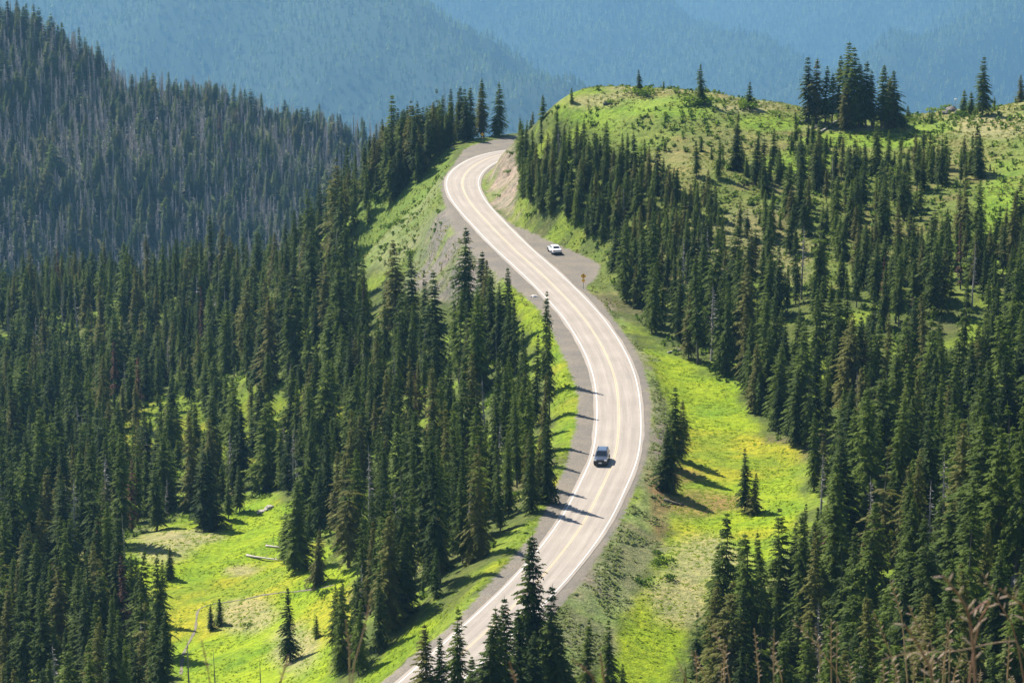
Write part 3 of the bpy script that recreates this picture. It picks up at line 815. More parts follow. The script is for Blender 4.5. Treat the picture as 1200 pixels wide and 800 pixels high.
# tall ones beside the road
for x, tp, ft, vr, wd, lab in [(639, 341, 466, 3, .62, 'tallest slim fir nearest the road curve, its tip against the asphalt'), (644, 384, 494, 8, .6, 'slim fir just right of the tallest roadside fir, tip against the gravel'),
        (628, 392, 500, 0, .6, 'slim fir left behind the tallest roadside fir'), (618, 408, 520, 6, .6, 'second slim fir left of the tallest roadside fir'), (638, 440, 534, 4, .6, 'fir below the two slim ones at the gravel edge'),
        (620, 442, 560, 1, .58, 'narrow fir in the middle of the roadside row above the car'), (638, 494, 574, 7, .6, 'fir at the right end of the roadside row, lowest crown'), (606, 462, 572, 3, .6, 'fir inside the roadside row, half hidden by the right end ones'),
        (630, 512, 590, 2, .5, 'broad low fir closing the roadside row near the shadows on asphalt'), (604, 440, 540, 0, .62, 'slim fir at the left side of the roadside row'), (613, 380, 470, 6, .6, 'slim fir under the white slab, left of the tallest roadside fir'),
        (604, 350, 440, 8, .7, 'thin fir just left below the white slab'), (641, 486, 590, 5, .5, 'broad dark fir beside the shadow that reaches the lane below the suv'), (624, 500, 600, 2, .6, 'broad fir behind the gravel shoulder below the suv'), (596, 520, 606, 4, .6, 'lowest fir of the roadside row beside the shadowed shoulder')]:
    special('fir_tree', x, tp, ft, lab, None, vr, wd)
special('fir_tree', 548, 268, 392, 'tallest fir of the clump below the upper gravel pullout', None, 1, .9)
special('fir_tree', 564, 296, 405, 'second tall fir of the clump below the upper gravel shoulder', None, 8)
special('fir_tree', 594, 314, 410, 'slim fir right below the white slab on the shoulder', None, 0, .9)
special('fir_tree', 576, 317, 420, 'fir between the shoulder slab and the tallest clump fir', None, 3)
special('fir_tree', 509, 320, 440, 'fir left of the tallest clump below the scree', None, 4)
special('fir_tree', 484, 299, 400, 'tall dark fir at the foot of the scree slope', None, 6)
special('fir_tree', 464, 284, 395, 'tall fir at the foot of the green slope', None, 1)
# crest stand left of far bend
for j, (x, tp, ft, vr) in enumerate([(585,103,157,0),(575,98,158,4),(565,112,158,1),(556,115,160,3),(542,98,163,4),(533,105,164,7),(524,98,168,8),(517,112,170,3),(501,107,174,6),(493,128,178,1),(467,128,196,3),(458,112,200,4),(478,125,186,8),(447,140,203,0)]):
    special('fir_tree', x, tp, ft, 'dark fir in the row behind the outer verge of the far bend', 'firs behind the far bend verge', vr, .95)
# red and dead trees
special('fir_tree', 155, 540, 625, 'reddish brown dying fir left of the valley meadow', None, 'rust')
special('fir_tree', 134, 400, 475, 'reddish brown dying fir in the dark valley forest', None, 'rust')
special('fir_tree', 147, 650, 745, 'reddish dying fir between green firs below the tan hump', None, 'rust')
special('fir_tree', 64, 660, 740, 'rusty brown dying fir near the lower corner of the forest', None, 'rust')
special('fir_tree', 117, 610, 700, 'thin rusty fir just left of the tan hump', None, 'rust')
special('fir_tree', 1006, 84, 150, 'brown half dead fir inside the crest clump', None, 'rust')
special('dead_tree', 1087, 565, 690, 'silver dead snag in the foreground forest, broken top', None, 0)
special('dead_tree', 1104, 535, 692, 'tall grey dead tree with drooping bare branches beside the silver snag', None, 0)
special('dead_tree', 222, 745, 815, 'thin bare dead pole at the bottom of the valley meadow', None, 2)
special('dead_tree', 253, 760, 820, 'short bare dead pole in the lower valley meadow', None, 2)
special('dead_tree', 306, 770, 820, 'thin dead pole beside the slim fir of the valley meadow', None, 2)
special('dead_tree', 95, 715, 800, 'bare grey dead tree in the lower left forest', None, 1)
special('dead_tree', 522, 98, 170, 'bare pole among the firs behind the far bend', None, 2)
special('dead_tree', 34, 285, 352, 'leaning pale dead trunk on the dark spur', None, 2)
special('dead_tree', 53, 300, 360, 'pale dead trunk beside the leaning one on the dark spur', None, 2)
special('dead_tree', 390, 265, 330, 'leaning silver dead trunk below the green slope', None, 2)
special('fir_tree', 936, 722, 838, 'pale yellow green fir in front of the dark foreground forest', None, 'pale')
special('fir_tree', 856, 783, 850, 'pale young fir tip at the bottom between dark firs and meadow', None, 'pale')
special('fir_tree', 1178, 745, 850, 'pale bushy fir in the lower corner behind the dry grass', None, 'pale')
special('fir_tree', 1128, 752, 850, 'pale fir left of the bushy one in the lower corner', None, 'pale')
special('fir_tree', 1006, 765, 850, 'pale fir tip behind the dry grass stems', None, 'pale')
special('fir_tree', 1063, 770, 860, 'small pale fir behind the thick dry seed heads', None, 'pale')
special('fir_tree', 1150, 490, 700, 'very big dark fir right of the dead snags', None, 5, 1.05)
special('fir_tree', 1165, 505, 705, 'big dark fir behind the very big one at the forest edge', None, 2)

spec_xy = []
n_obj = {}
for (kind, px, tip, foot, label, group, var, wide) in SPECIAL:
    q = stand_at(px, tip, foot)
    if q is None: continue
    p, hgt, dep = q
    spec_xy.append(p[:2])
    if kind == 'dead_tree': v = DEADV[var]
    elif var == 'rust': v = RUSTV[R.randrange(2)]
    elif var == 'pale': v = PALEV[R.randrange(2)]
    elif kind == 'young_fir': v = YNGV[R.randrange(4)]
    else: v = FIRV[var]
    ln = (R.uniform(-.03, .03), R.uniform(-.03, .03))
    if 'leaning' in label and kind == 'dead_tree': ln = (0, R.choice((-.14, .14)))
    o = plant(kind, v, p, hgt, R.uniform(0, 6.28), lean=ln, wide=wide if isinstance(wide, (int, float)) else 1)
    tag(o, label, {'fir_tree': 'fir tree', 'young_fir': 'young tree', 'dead_tree': 'dead tree'}[kind], group)
    n_obj[kind] = n_obj.get(kind, 0) + 1
spec_xy = np.array(spec_xy)
keep = []
for t in trees:
    if np.min(np.hypot(spec_xy[:, 0] - t[0], spec_xy[:, 1] - t[1])) > 1.1: keep.append(t)
trees = sorted(keep, key=lambda t: -t[7])

STAND_TXT = {
 'young stand': 'in the young stand on the hill face above the pullout',
  'knoll': 'on the open grassy hilltop',
 'hill slope': 'on the shrubby slope below the hill crest',
 'right forest': 'in the forest behind the right meadow',
 'right lower forest': 'in the dark forest right of the right meadow',
 'crest stand': 'deeper in the row behind the far bend',
 'roadside forest': 'in the forest between the road and the valley meadow',
 'valley forest': 'in the dark forest round the valley meadow',
 'shrub patch': 'on the green shrub patch above the valley meadow'}
LIM = {'fir_tree': 296, 'young_fir': 170, 'dead_tree': 70}
STW = {'roadside forest': .68, 'young stand': .85, 'right forest': .8, 'hill slope': .85, 'valley forest': .82, 'right lower forest': .85}
rest = []
for t in trees:
    k = t[4]
    frac_in = 0 < t[5] < 1200 and t[6] - t[7] < 790
    if n_obj.get(k, 0) < LIM[k] and frac_in:
        v = FIRV[R.randrange(len(FIRV))] if k == 'fir_tree' else YNGV[R.randrange(4)] if k == 'young_fir' else DEADV[R.choice((0, 0, 1))]
        wd = R.uniform(.8, 1.2)
        o = plant(k, v, t[:3], t[3], R.uniform(0, 6.28), lean=(R.gauss(0, .045), R.gauss(0, .045)), wide=wd * STW.get(t[8], 1))
        if k == 'dead_tree': o.scale = (o.scale[0] * 1.25, o.scale[1] * 1.25, o.scale[2] * .85)
        size = 'tall' if t[3] > 14.5 else ('medium' if t[3] > 11 else 'short')
        look = 'slim' if wd < .94 else ('broad' if wd > 1.04 else 'spire shaped')
        if k == 'young_fir': size = 'small'
        if k == 'dead_tree': look = 'bare'
        lab = f'{size} {look} dark green fir {STAND_TXT[t[8]]}' if k == 'fir_tree' else f'small {look} young fir {STAND_TXT[t[8]]}' if k == 'young_fir' else f'{size} bare grey dead tree {STAND_TXT[t[8]]}'
        tag(o, lab, {'fir_tree': 'fir tree', 'young_fir': 'young tree', 'dead_tree': 'dead tree'}[k], f'{size} {look} ' + {'fir_tree': 'firs ', 'young_fir': 'young firs ', 'dead_tree': 'dead trees '}[k] + STAND_TXT[t[8]])
        n_obj[k] = n_obj.get(k, 0) + 1
    else:
        rest.append(t)

# ------------------------------------------------------------------ the countless rest: points that carry whole trees
def scatter(name, pts, rots, scls, vidx, variants, label):
    """one object; geometry nodes put a tree (crown + trunk of a real tree of the scene) on each point"""
    me = bpy.data.meshes.new(name); me.vertices.add(len(pts)); me.vertices.foreach_set('co', np.asarray(pts, np.float32).ravel())
    a = me.attributes.new('rot', 'FLOAT_VECTOR', 'POINT'); a.data.foreach_set('vector', np.asarray(rots, np.float32).ravel())
    a = me.attributes.new('scl', 'FLOAT_VECTOR', 'POINT'); a.data.foreach_set('vector', np.asarray(scls, np.float32).ravel())
    a = me.attributes.new('var', 'INT', 'POINT'); a.data.foreach_set('value', np.asarray(vidx, np.int32))
    o = link(name, me)
    ng = bpy.data.node_groups.new(name, 'GeometryNodeTree')
    ng.interface.new_socket('Geometry', in_out='INPUT', socket_type='NodeSocketGeometry')
    ng.interface.new_socket('Geometry', in_out='OUTPUT', socket_type='NodeSocketGeometry')
    ns = ng.nodes; ls = ng.links
    gi = ns.new('NodeGroupInput'); go = ns.new('NodeGroupOutput')
    m2p = ns.new('GeometryNodeMeshToPoints'); ls.new(gi.outputs[0], m2p.inputs[0])
    iop = ns.new('GeometryNodeInstanceOnPoints'); ls.new(m2p.outputs[0], iop.inputs['Points'])
    iop.inputs['Pick Instance'].default_value = True
    jall = ns.new('GeometryNodeJoinGeometry')
    for objs in variants[::-1]:
        j = ns.new('GeometryNodeJoinGeometry')
        for ob in objs:
            oi = ns.new('GeometryNodeObjectInfo'); oi.inputs['Object'].default_value = ob; oi.transform_space = 'ORIGINAL'
            ls.new(oi.outputs['Geometry'], j.inputs[0])
        g2i = ns.new('GeometryNodeGeometryToInstance'); ls.new(j.outputs[0], g2i.inputs[0]); ls.new(g2i.outputs[0], jall.inputs[0])
    ls.new(jall.outputs[0], iop.inputs['Instance'])
    for nm, dt, sk in (('rot', 'FLOAT_VECTOR', 'Rotation'), ('scl', 'FLOAT_VECTOR', 'Scale'), ('var', 'INT', 'Instance Index')):
        na = ns.new('GeometryNodeInputNamedAttribute'); na.data_type = dt; na.inputs['Name'].default_value = nm
        ls.new(na.outputs['Attribute'], iop.inputs[sk])
    ls.new(iop.outputs[0], go.inputs[0])
    md = o.modifiers.new('trees', 'NODES'); md.node_group = ng
    tag(o, label, None, None, 'stuff')
    return o
def proto(var):
    """the crown and trunk objects of some real tree in the scene that uses these meshes"""
    c = next((o for o in COL.objects if o.data == var[0]), None); t = next((o for o in COL.objects if o.data == var[1]), None)
    return [q for q in (c, t) if q is not None]
ALLV = FIRV + YNGV + DEADV + RUSTV + PALEV
PV = [proto(v) for v in ALLV]
ok = [i for i, p in enumerate(PV) if p]
remap = {i: k for k, i in enumerate(ok)}
PVk = [PV[i] for i in ok]; NH = [v[2] for v in ALLV]
iF, iY, iD, iR, iP = ([i for i in range(a, b) if i in remap] for a, b in ((0, 11), (11, 15), (15, 18), (18, 20), (20, 22)))
def fill(name, lst, label, pdead=.02, prust=.008, wide=1.0, ppale=0.0):
    pts, rots, scls, vi = [], [], [], []
    for (x, y, z, h, k, *more) in lst:
        q = R.random()
        i = (R.choice(iD) if R.random() < .35 else iD[0]) if q < pdead else R.choice(iR) if q < pdead + prust and iR else R.choice(iP) if q > 1 - ppale else R.choice(iF if k == 'fir_tree' else iD if k == 'dead_tree' else iY)
        s = h / NH[i]; w_ = s * R.uniform(.8, 1.2) * wide * (more[0] if more else 1)
        pts.append((x, y, z)); rots.append((R.uniform(-.03, .03), R.uniform(-.03, .03), R.uniform(0, 6.28))); scls.append((w_, w_, s)); vi.append(remap[i])
    return scatter(name, pts, rots, scls, vi, PVk, label)
print('trees near', len(trees), 'objects', n_obj, 'rest', len(rest))
fill('forest', [t[:5] + (STW.get(t[8], 1),) for t in rest], 'dense dark fir forest on both sides of the road, farther and smaller trees')

# hill across the gully
g = np.random.default_rng(77)
X, Y = np.meshgrid(np.arange(-560, 120, 4.3), np.arange(1180, 1900, 4.3))
X = (X + (g.random(X.shape) - .5) * 5).ravel(); Y = (Y + (g.random(Y.shape) - .5) * 5).ravel()
Z = ground(X, Y); px, py, dp = proj(X, Y, Z)
k = (px > -70) & (px < 680) & (fbm(X / 40, Y / 40, 3) / .88 > .2)
X, Y, Z = X[k], Y[k], Z[k]
h = (9 + 8 * g.random(X.shape)) * (.8 + .4 * fbm(X / 60, Y / 60, 2) / .75)
k = visible(X, Y, Z + h * .7)
X, Y, Z, h = X[k], Y[k], Z[k], h[k]
dd = fbm(X / 55 + 3, Y / 55, 3) / .88
mid = [(X[i], Y[i], Z[i], h[i], 'fir_tree') for i in range(len(X))]
live = [t for t, q in zip(mid, dd) if g.random() > (.74 if q > .5 else .52)]
dead = [t for t in mid if t not in set(live)]
print('mid', len(live), len(dead))
fill('forest', live, 'hazy fir forest on the hill across the gully', .05, .01, 1.25, .35)
fill('forest', dead, 'grey dead standing trees among the firs across the gully', 1.0, 0, 1.6)

# far mountainside
g = np.random.default_rng(78)
sp = 22.0
X, Y = np.meshgrid(np.arange(-3400, 3400, sp), np.arange(7300, 21000, sp))
X = (X + (g.random(X.shape) - .5) * sp).ravel(); Y = (Y + (g.random(Y.shape) - .5) * sp).ravel()
k = np.abs(X) < Y * .165 + 60; X = X[k]; Y = Y[k]
Z = ground(X, Y); px, py, dp = proj(X, Y, Z)
k = (py > -30) & (py < 330); X, Y, Z = X[k], Y[k], Z[k]
k = visible(X, Y, Z + 26); X, Y, Z = X[k], Y[k], Z[k]
n = len(X); print('far', n)
tiers = 4; per = 5
h = (14 + 12 * g.random(n) ** 1.5) * (.6 + Y / 16000.); rr = h * (.2 + .12 * g.random(n))
V = []
for t in range(tiers):
    zb = h * (.08 + .22 * t); zt = zb + h * .34
    zt = np.minimum(zt, h)
    r_ = rr * (1 - .22 * t)
    a0 = g.random(n) * 6.28
    for j in range(per):
        a = a0 + 6.283 * j / per; jit = .7 + .6 * g.random(n)
        a2 = a + .75
        p0 = np.stack([X, Y, Z + zt], 1)
        p1 = np.stack([X + np.cos(a) * r_ * jit, Y + np.sin(a) * r_ * jit, Z + zb * jit ** .3], 1)
        p2 = np.stack([X + np.cos(a2) * r_ * jit * .8, Y + np.sin(a2) * r_ * jit * .8, Z + zb + h * .06], 1)
        V.append(np.stack([p0, p1, p2], 1))
V = np.stack(V, 1).reshape(-1, 3)
me = mesh_np('forest', V, np.arange(len(V)).reshape(-1, 3), [M_FAR])
tone = np.repeat((.35 + 1.5 * g.random(n) ** 1.6)[:, None], tiers * per * 3, 1).ravel()
a_ = me.attributes.new('tone', 'FLOAT', 'POINT'); a_.data.foreach_set('value', tone.astype(np.float32))
tag(link('forest', me), 'blue hazy forest covering the far mountainside', None, None, 'stuff')

# ------------------------------------------------------------------ haze: one even body of air
m, ns, ls = newmat('haze air')
v = N(ns, 'ShaderNodeVolumePrincipled'); setin(v, Color=(.225, .49, .78, 1), Density=1 / 16000., Anisotropy=.25)
o_ = N(ns, 'ShaderNodeOutputMaterial'); ls.new(v.outputs[0], o_.inputs['Volume'])
mb = MB(); mb.box((0, 12000, -1402), (15000, 25600, 3100))
tag(mb.build('haze', m), 'blue summer haze filling the valley air', None, None, 'stuff')

# ------------------------------------------------------------------ ground cover: tufts nobody could count
def tufts(name, xs, ys, zs, size, mat, label, blades=6, hgt=.8, seed=1):
    g = np.random.default_rng(seed); n = len(xs); V = []
    c = np.stack([xs, ys, zs], 1)
    for k in range(blades):
        a = g.random(n) * 6.28; ln = size * (.6 + .7 * g.random(n)); up = size * hgt * (.4 + .9 * g.random(n)); wd = size * (.16 + .16 * g.random(n))
        d = np.stack([np.cos(a), np.sin(a), 0 * a], 1); sd = np.stack([-d[:, 1], d[:, 0], 0 * a], 1)
        b0 = c + d * (size * .12)[:, None] - [0, 0, .03]
        mid = b0 + d * (ln * .45)[:, None] + np.stack([0 * up, 0 * up, up], 1)
        tip = b0 + d * ln[:, None] + np.stack([0 * up, 0 * up, up * .55], 1)
        V.append(np.stack([b0 - sd * wd[:, None] * .6, b0 + sd * wd[:, None] * .6, mid + sd * wd[:, None], mid - sd * wd[:, None]], 1))
        V.append(np.stack([mid - sd * wd[:, None], mid + sd * wd[:, None], tip + sd * wd[:, None] * .3, tip - sd * wd[:, None] * .3], 1))
    V = np.stack(V, 1).reshape(-1, 3)
    me = mesh_np(name, V, np.arange(len(V)).reshape(-1, 4), [mat])
    return tag(link(name, me), label, None, None, 'stuff')
def field(sp, test, seed, x0=-130, x1=190, y0=300, y1=760):
    g = np.random.default_rng(seed)
    X, Y = np.meshgrid(np.arange(x0, x1, sp), np.arange(y0, y1, sp))
    X = (X + (g.random(X.shape) - .5) * sp * 1.5).ravel(); Y = (Y + (g.random(Y.shape) - .5) * sp * 1.5).ravel()
    Z = ground(X, Y); px, py, dp = proj(X, Y, Z)
    k = (px > -40) & (px < 1240) & (py < 840)
    X, Y, Z, px, py = X[k], Y[k], Z[k], px[k], py[k]
    k = test(px, py, X, Y, g) & (sdpoly(X, Y, GRAVEL_W) < -.3)
    return X[k], Y[k], Z[k], g
in_any = lambda px, py, polys: np.any([inpoly(px, py, p) for p in polys], axis=0)
X, Y, Z, g = field(.8, lambda px, py, X, Y, g: in_any(px, py, [Z_MEADOW_L, Z_MEADOW_R, Z_VERGE_L]) & (fbm(X / 5, Y / 5, 3) > .36 + .1 * (g.random(X.shape) - .5)), 5)
tufts('grass', X, Y, Z, .2 + .2 * g.random(len(X)), M_GRASS, 'bright green meadow grass and herbs in small tufts', 6, .3, 6)
X, Y, Z, g = field(.62, lambda px, py, X, Y, g: inpoly(px, py, Z_BANK_R) & (fbm(X / 3, Y / 3, 3) > .40), 8, x0=-10, x1=40)
tufts('ground_cover', X, Y, Z, .2 + .24 * g.random(len(X)), M_HERB, 'pale green herbs tufted over the scree bank right of the road', 8, .55, 9)
M_HEATH = foliage('heath leaves', (.15, .19, .03), (.30, .29, .09), .5, alt=(.22, .12, .06), altp=.0)
X, Y, Z, g = field(.95, lambda px, py, X, Y, g: ((px > 600) & (py < 360) & (~inpoly(px, py, Z_CUT) | (g.random(X.shape) < .3)) | in_any(px, py, [Z_SLOPE_UL, Z_SCREE_UL])) & (fbm(X / 6, Y / 6, 3) > .40), 12, y0=520)
tufts('ground_cover', X, Y, Z, .2 + .3 * g.random(len(X)), M_HEATH, 'olive and yellowish heath tufts on the hilltop and slopes', 6, .45, 13)
X, Y, Z, g = field(1.6, lambda px, py, X, Y, g: (in_any(px, py, [p_[1] for p_ in STANDS ]) & ((g.random(X.shape) < .85) | (px < 700) | (py > 350)) | in_any(px, py, [Z_SLOPE_UL]) & (g.random(X.shape) < .5)) & (fbm(X / 7 + 3, Y / 7, 3) > .42), 14, y0=320, y1=840)
tufts('undergrowth', X, Y, Z, .3 + .55 * g.random(len(X)) ** 2, M_SHRUB, 'leafy green undergrowth between the trees', 8, .9, 15)

# single shrubs that one can count
def shrub(px, py, size, label, group=None, tall=1.0):
    r_ = hit(px, py)
    if r_ is None: return None
    o = plant('shrub', SHRV[R.randrange(3)], r_[0], size * tall, R.uniform(0, 6.28), 'foliage', 'stem', wide=1 / tall)
    return tag(o, label, 'shrub', group)
for px, py, sz, lab in [(771, 652, 1.1, 'upper of the two dark shrubs close together in the right meadow below the bank'), (770, 662, 1.0, 'lower of the two dark shrubs close together in the right meadow below the bank'),
        (781, 661, 1.5, 'larger dark shrub between the paired shrubs and the tan hump'), (758, 686, 1.3, 'dark shrub alone at the foot of the scree bank'), (786, 680, 1.2, 'dark shrub lowest on the right meadow beside the tan hump'),
        (746, 112, 3.0, 'low dark shrub mat under the double topped hilltop fir'), (757, 113, 2.2, 'smaller shrub beside the mat under the double topped hilltop fir'),
        (812, 123, 3.2, 'wide low shrub mat left under the lone bushy hilltop fir'), (826, 124, 3.0, 'shrub mat right under the lone bushy hilltop fir'), (878, 128, 3.2, 'low shrub mat under the small lone hilltop fir'),
        (716, 122, 1.3, 'small dark shrub amid the hilltop grass left of the double topped fir'), (905, 136, 1.6, 'small shrub between the lone small fir and the crest clump'), (1045, 148, 2.6, 'shrub at the foot of the crest clump'), (1058, 144, 2.4, 'bushy shrub on the crest between clump and rock pile'),
        (1094, 132, 2.0, 'shrub just left of the rock pile on the crest'), (1110, 128, 1.4, 'small shrub behind the rock pile on the crest'), (1126, 138, 2.4, 'shrub between rock pile and tall lone crest fir'),
        (457, 268, 2.2, 'larger of two dark shrubs on the green slope left of the upper road'), (470, 262, 1.6, 'smaller of two dark shrubs on the green slope left of the upper road'), (448, 232, 2.4, 'shrub high on the green slope left of the upper road'), (480, 300, 1.8, 'shrub at the edge of scree and green slope'),
        (598, 182, 1.2, 'yellow green shrub high on the bare cut bank'), (596, 204, 1.1, 'small shrub in the middle of the bare cut bank'), (583, 231, .9, 'tiny shrub low on the bare cut bank'),
        (231, 612, 2.6, 'dark wide shrub at the edge of the tan hump in the valley meadow'), (378, 700, 1.6, 'shrub at the right side of the valley meadow'), (290, 734, .9, 'tiny dark shrub amid the valley meadow tan patch')]:
    shrub(px, py, sz, lab, tall=.75 if sz > 1.8 else .95)

# ------------------------------------------------------------------ fallen logs, rocks
def log(a, b, r, label, mat=M_LOG, lift=.0):
    p = hit(*a); q = hit(*b)
    if p is None or q is None: return
    p, q = p[0], q[0]
    L = np.linalg.norm(q - p)
    o = link('fallen_log', None, loc=p); tag(o, label, 'log')
    d = q - p
    ts = np.linspace(0, 1, 6)
    pts = []
    for t in ts:
        w_ = p + d * t
        gz = float(ground(w_[0], w_[1]))
        pts.append(np.array([d[0] * t, d[1] * t, max(gz, w_[2] - .1) - p[2] + r * .8 + lift]))
    mb = MB(); mb.tube(pts, [r * (1.15 - .6 * t) for t in ts], 8); mb.build('trunk', mat, o, smooth=True)
    g = np.random.default_rng(int(a[0] * 7 + a[1]))
    for k in range(3):
        t = .3 + .6 * g.random(); c = pts[0] + (pts[-1] - pts[0]) * t
        m2 = MB(); dd = np.array([g.normal() * .5, g.normal() * .5, .8]); m2.tube([c, c + dd * .35, c + dd * .7], [.05, .035, .01], 5); m2.build('branch_stub', mat, o)
log((289, 652), (332, 657), .17, 'long bleached log lying in the valley meadow')
log((312, 640), (329, 643), .17, 'short bleached log just above the long one in the valley meadow')
log((937, 144.5), (976, 137.5), .22, 'long bleached log leaning at the left of the crest clump')
log((959, 158), (982, 142), .22, 'bleached log pointing downhill from the crest clump')
log((950, 152), (965, 146), .16, 'thin log between the two long ones at the crest clump')
log((1093, 449), (1124, 437), .2, 'pale log among the trees of the right forest')
log((1141, 437), (1166, 439), .34, 'thick white log pile end in the right forest')
log((1146, 443), (1160, 433), .2, 'grey log across the thick white one in the right forest')
log((1157, 332), (1168, 327), .16, 'thin pale log on the shrubby slope right')
log((783, 414), (800, 410), .18, 'grey log at the forest edge above the right meadow')
log((778, 587), (802, 593), .2, 'brown log beside the fir clump in the right meadow', M_BARK)
log((88, 776), (100, 760), .2, 'pale log in the lower left forest')
log((1060, 722), (1082, 706), .22, 'grey fallen log under the silver snag')

def rock_mesh(seed, sx, sy, sz, n=3):
    import bmesh
    from mathutils import noise as mn, Vector as V3
    bm = bmesh.new(); bmesh.ops.create_icosphere(bm, subdivisions=n, radius=1)
    for v in bm.verts:
        c = v.co.normalized()
        k = 1 + .38 * mn.noise(c * 1.4 + V3((seed * 3.1, 0, 0))) + .16 * mn.noise(c * 4 + V3((0, seed, 0)))
        v.co = V3((c.x * k * sx, c.y * k * sy, max(c.z * k, -.35) * sz))
    me = bpy.data.meshes.new('rock'); bm.to_mesh(me); bm.free(); return me
def rock(px, py, s, label, mat=M_ROCK, name='rock', group=None):
    r_ = hit(px, py)
    if r_ is None: return
    me = rock_mesh(px * .37 + py, *s); me.materials.append(mat)
    o = link(name, me, loc=r_[0] + np.array([0, 0, s[2] * .2]), rot=(0, 0, (px * 1.7) % 6.28)); return tag(o, label, 'rock', group)
rock(1115, 131, (1.2, .9, .9), 'largest grey rock of the pile on the hill crest')
rock(1108, 134, (.8, .6, .5), 'left low rock of the pile on the hill crest')
rock(1122, 134, (.9, .7, .6), 'right rock of the pile on the hill crest')
rock(1191, 655, (1.6, 1.3, 2.2), 'tall grey outcrop at the forest edge by the dry grass')
rock(1198, 690, (1.8, 1.2, 1.3), 'lower grey outcrop beside the tall one by the dry grass')
rock(1073, 716, (.5, .4, .5), 'small white stone at the foot of the silver snag', M_LOG)
rock(307, 600, (1.0, .5, .35), 'tan stone at the top of the valley meadow', M_LOG)
rock(316, 596, (.8, .6, .5), 'second tan stone above it at the top of the valley meadow', M_LOG)
rock(496, 618, (.5, .4, .35), 'pale stone in the roadside forest', M_LOG)
rock(711, 123, (.7, .5, .45), 'dark stone in the hilltop grass', M_ROCK)
M_SLAB = simple('pale concrete', (.62, .59, .55), .85, vary=.15, scale=3)
p = P(626, 347.5); me = rock_mesh(4.2, .62, .42, .2); me.materials.append(M_SLAB)
tag(link('rock', me, loc=(p[0], p[1], .04), rot=(0, 0, .3)), 'flat white slab at the outer edge of the left gravel shoulder', 'rock')

# narrow stream bed through the valley meadow
M_BED = simple('stream bed stones', (.12, .105, .07), .9, vary=.4, scale=2.5)
path = chaikin([(392, 686), (365, 692), (335, 694), (310, 697), (285, 703), (262, 706), (243, 709), (231, 715), (230, 728), (229, 740), (220, 755), (214, 768), (212, 790)], 2)
pw = [hit(*q) for q in path]; pw = np.array([q[0] for q in pw if q is not None])
pc, _ = resample(pw[:, :2], 160)
tg = np.gradient(pc, axis=0); tg /= np.linalg.norm(tg, axis=1)[:, None]; nn = np.stack([-tg[:, 1], tg[:, 0]], 1)
wd = .05 + .30 * fbm(np.arange(160) / 5., np.zeros(160), 3)
a_ = pc + nn * wd[:, None]; b_ = pc - nn * wd[:, None]
v = np.concatenate([np.c_[a_, ground(a_[:, 0], a_[:, 1]) + .05], np.c_[b_, ground(b_[:, 0], b_[:, 1]) + .05]])
i = np.arange(159)
tag(link('path', mesh_np('path', v, np.stack([i, i + 160, i + 161, i + 1], 1), [M_BED], smooth=True)), 'narrow bare stream path winding through the valley meadow', None, None, 'structure')

# ------------------------------------------------------------------ vehicles
M_TYRE = simple('tyre rubber', (.02, .02, .02), .85); M_RIM = simple('alloy rim', (.45, .45, .47), .35, .9)
M_GLASS = simple('tinted car glass', (.015, .02, .025), .06, 0, .8); M_TRIM = simple('black plastic trim', (.025, .025, .027), .55)
M_LAMP = simple('headlamp lens', (.80, .82, .85), .12, .2, .8); M_TAIL = simple('red tail lamp', (.45, .02, .015), .2)
M_PLATE = simple('number plate', (.75, .76, .78), .5)
def loft(rings, closed=True):
    """rings: list of vertex loops of equal length"""
    mb = MB(); n = len(rings[0]); vs = [q for r_ in rings for q in r_]; fs = []
    for a in range(len(rings) - 1):
        for k in range(n):
            k2 = (k + 1) % n
            fs.append((a * n + k, a * n + k2, (a + 1) * n + k2, (a + 1) * n + k))
    fs.append(tuple(range(n))[::-1]); fs.append(tuple((len(rings) - 1) * n + k for k in range(n)))
    mb.add(vs, fs); return mb
def wheel(parent, x, y, r, wdt):
    t = MB(); n = 20; s = 1 if y > 0 else -1
    prof = [(r * .62, -.5), (r * .93, -.5), (r, -.32), (r, .32), (r * .93, .5), (r * .62, .5)]
    vs = []; fs = []
    for k in range(n):
        a = 2 * math.pi * k / n
        for pr, py in prof: vs.append((math.cos(a) * pr, py * wdt, math.sin(a) * pr))
    m_ = len(prof)
    for k in range(n):
        for j in range(m_):
            fs.append((k * m_ + j, k * m_ + (j + 1) % m_, ((k + 1) % n) * m_ + (j + 1) % m_, ((k + 1) % n) * m_ + j))
    t.add(vs, fs)
    o = t.build('wheel', M_TYRE, parent, smooth=True); o.location = (x, y, r)
    rm = MB(); rm.tube([(0, -wdt * .3 * s, 0), (0, wdt * .34 * s, 0)], [r * .62, r * .6], 16)
    for k in range(5):
        a = 2 * math.pi * k / 5
        rm.tube([(0, wdt * .36 * s, 0), (math.cos(a) * r * .55, wdt * .42 * s, math.sin(a) * r * .55)], [.05, .035], 5)
    rm.build('rim', M_RIM, o)
def section(x, w_, zb, zm, zt, crown=.04):
    """one body cross-section: rocker, side bulge, shoulder, crowned top"""
    h = [(w_ * .86, zb), (w_ * .97, zb + .12), (w_, zm), (w_ * .965, zt - .05), (w_ * .90, zt), (w_ * .45, zt + crown)]
    r_ = [(x, y, z) for y, z in h]; return r_ + [(x, -y, z) for y, z in h[::-1]]
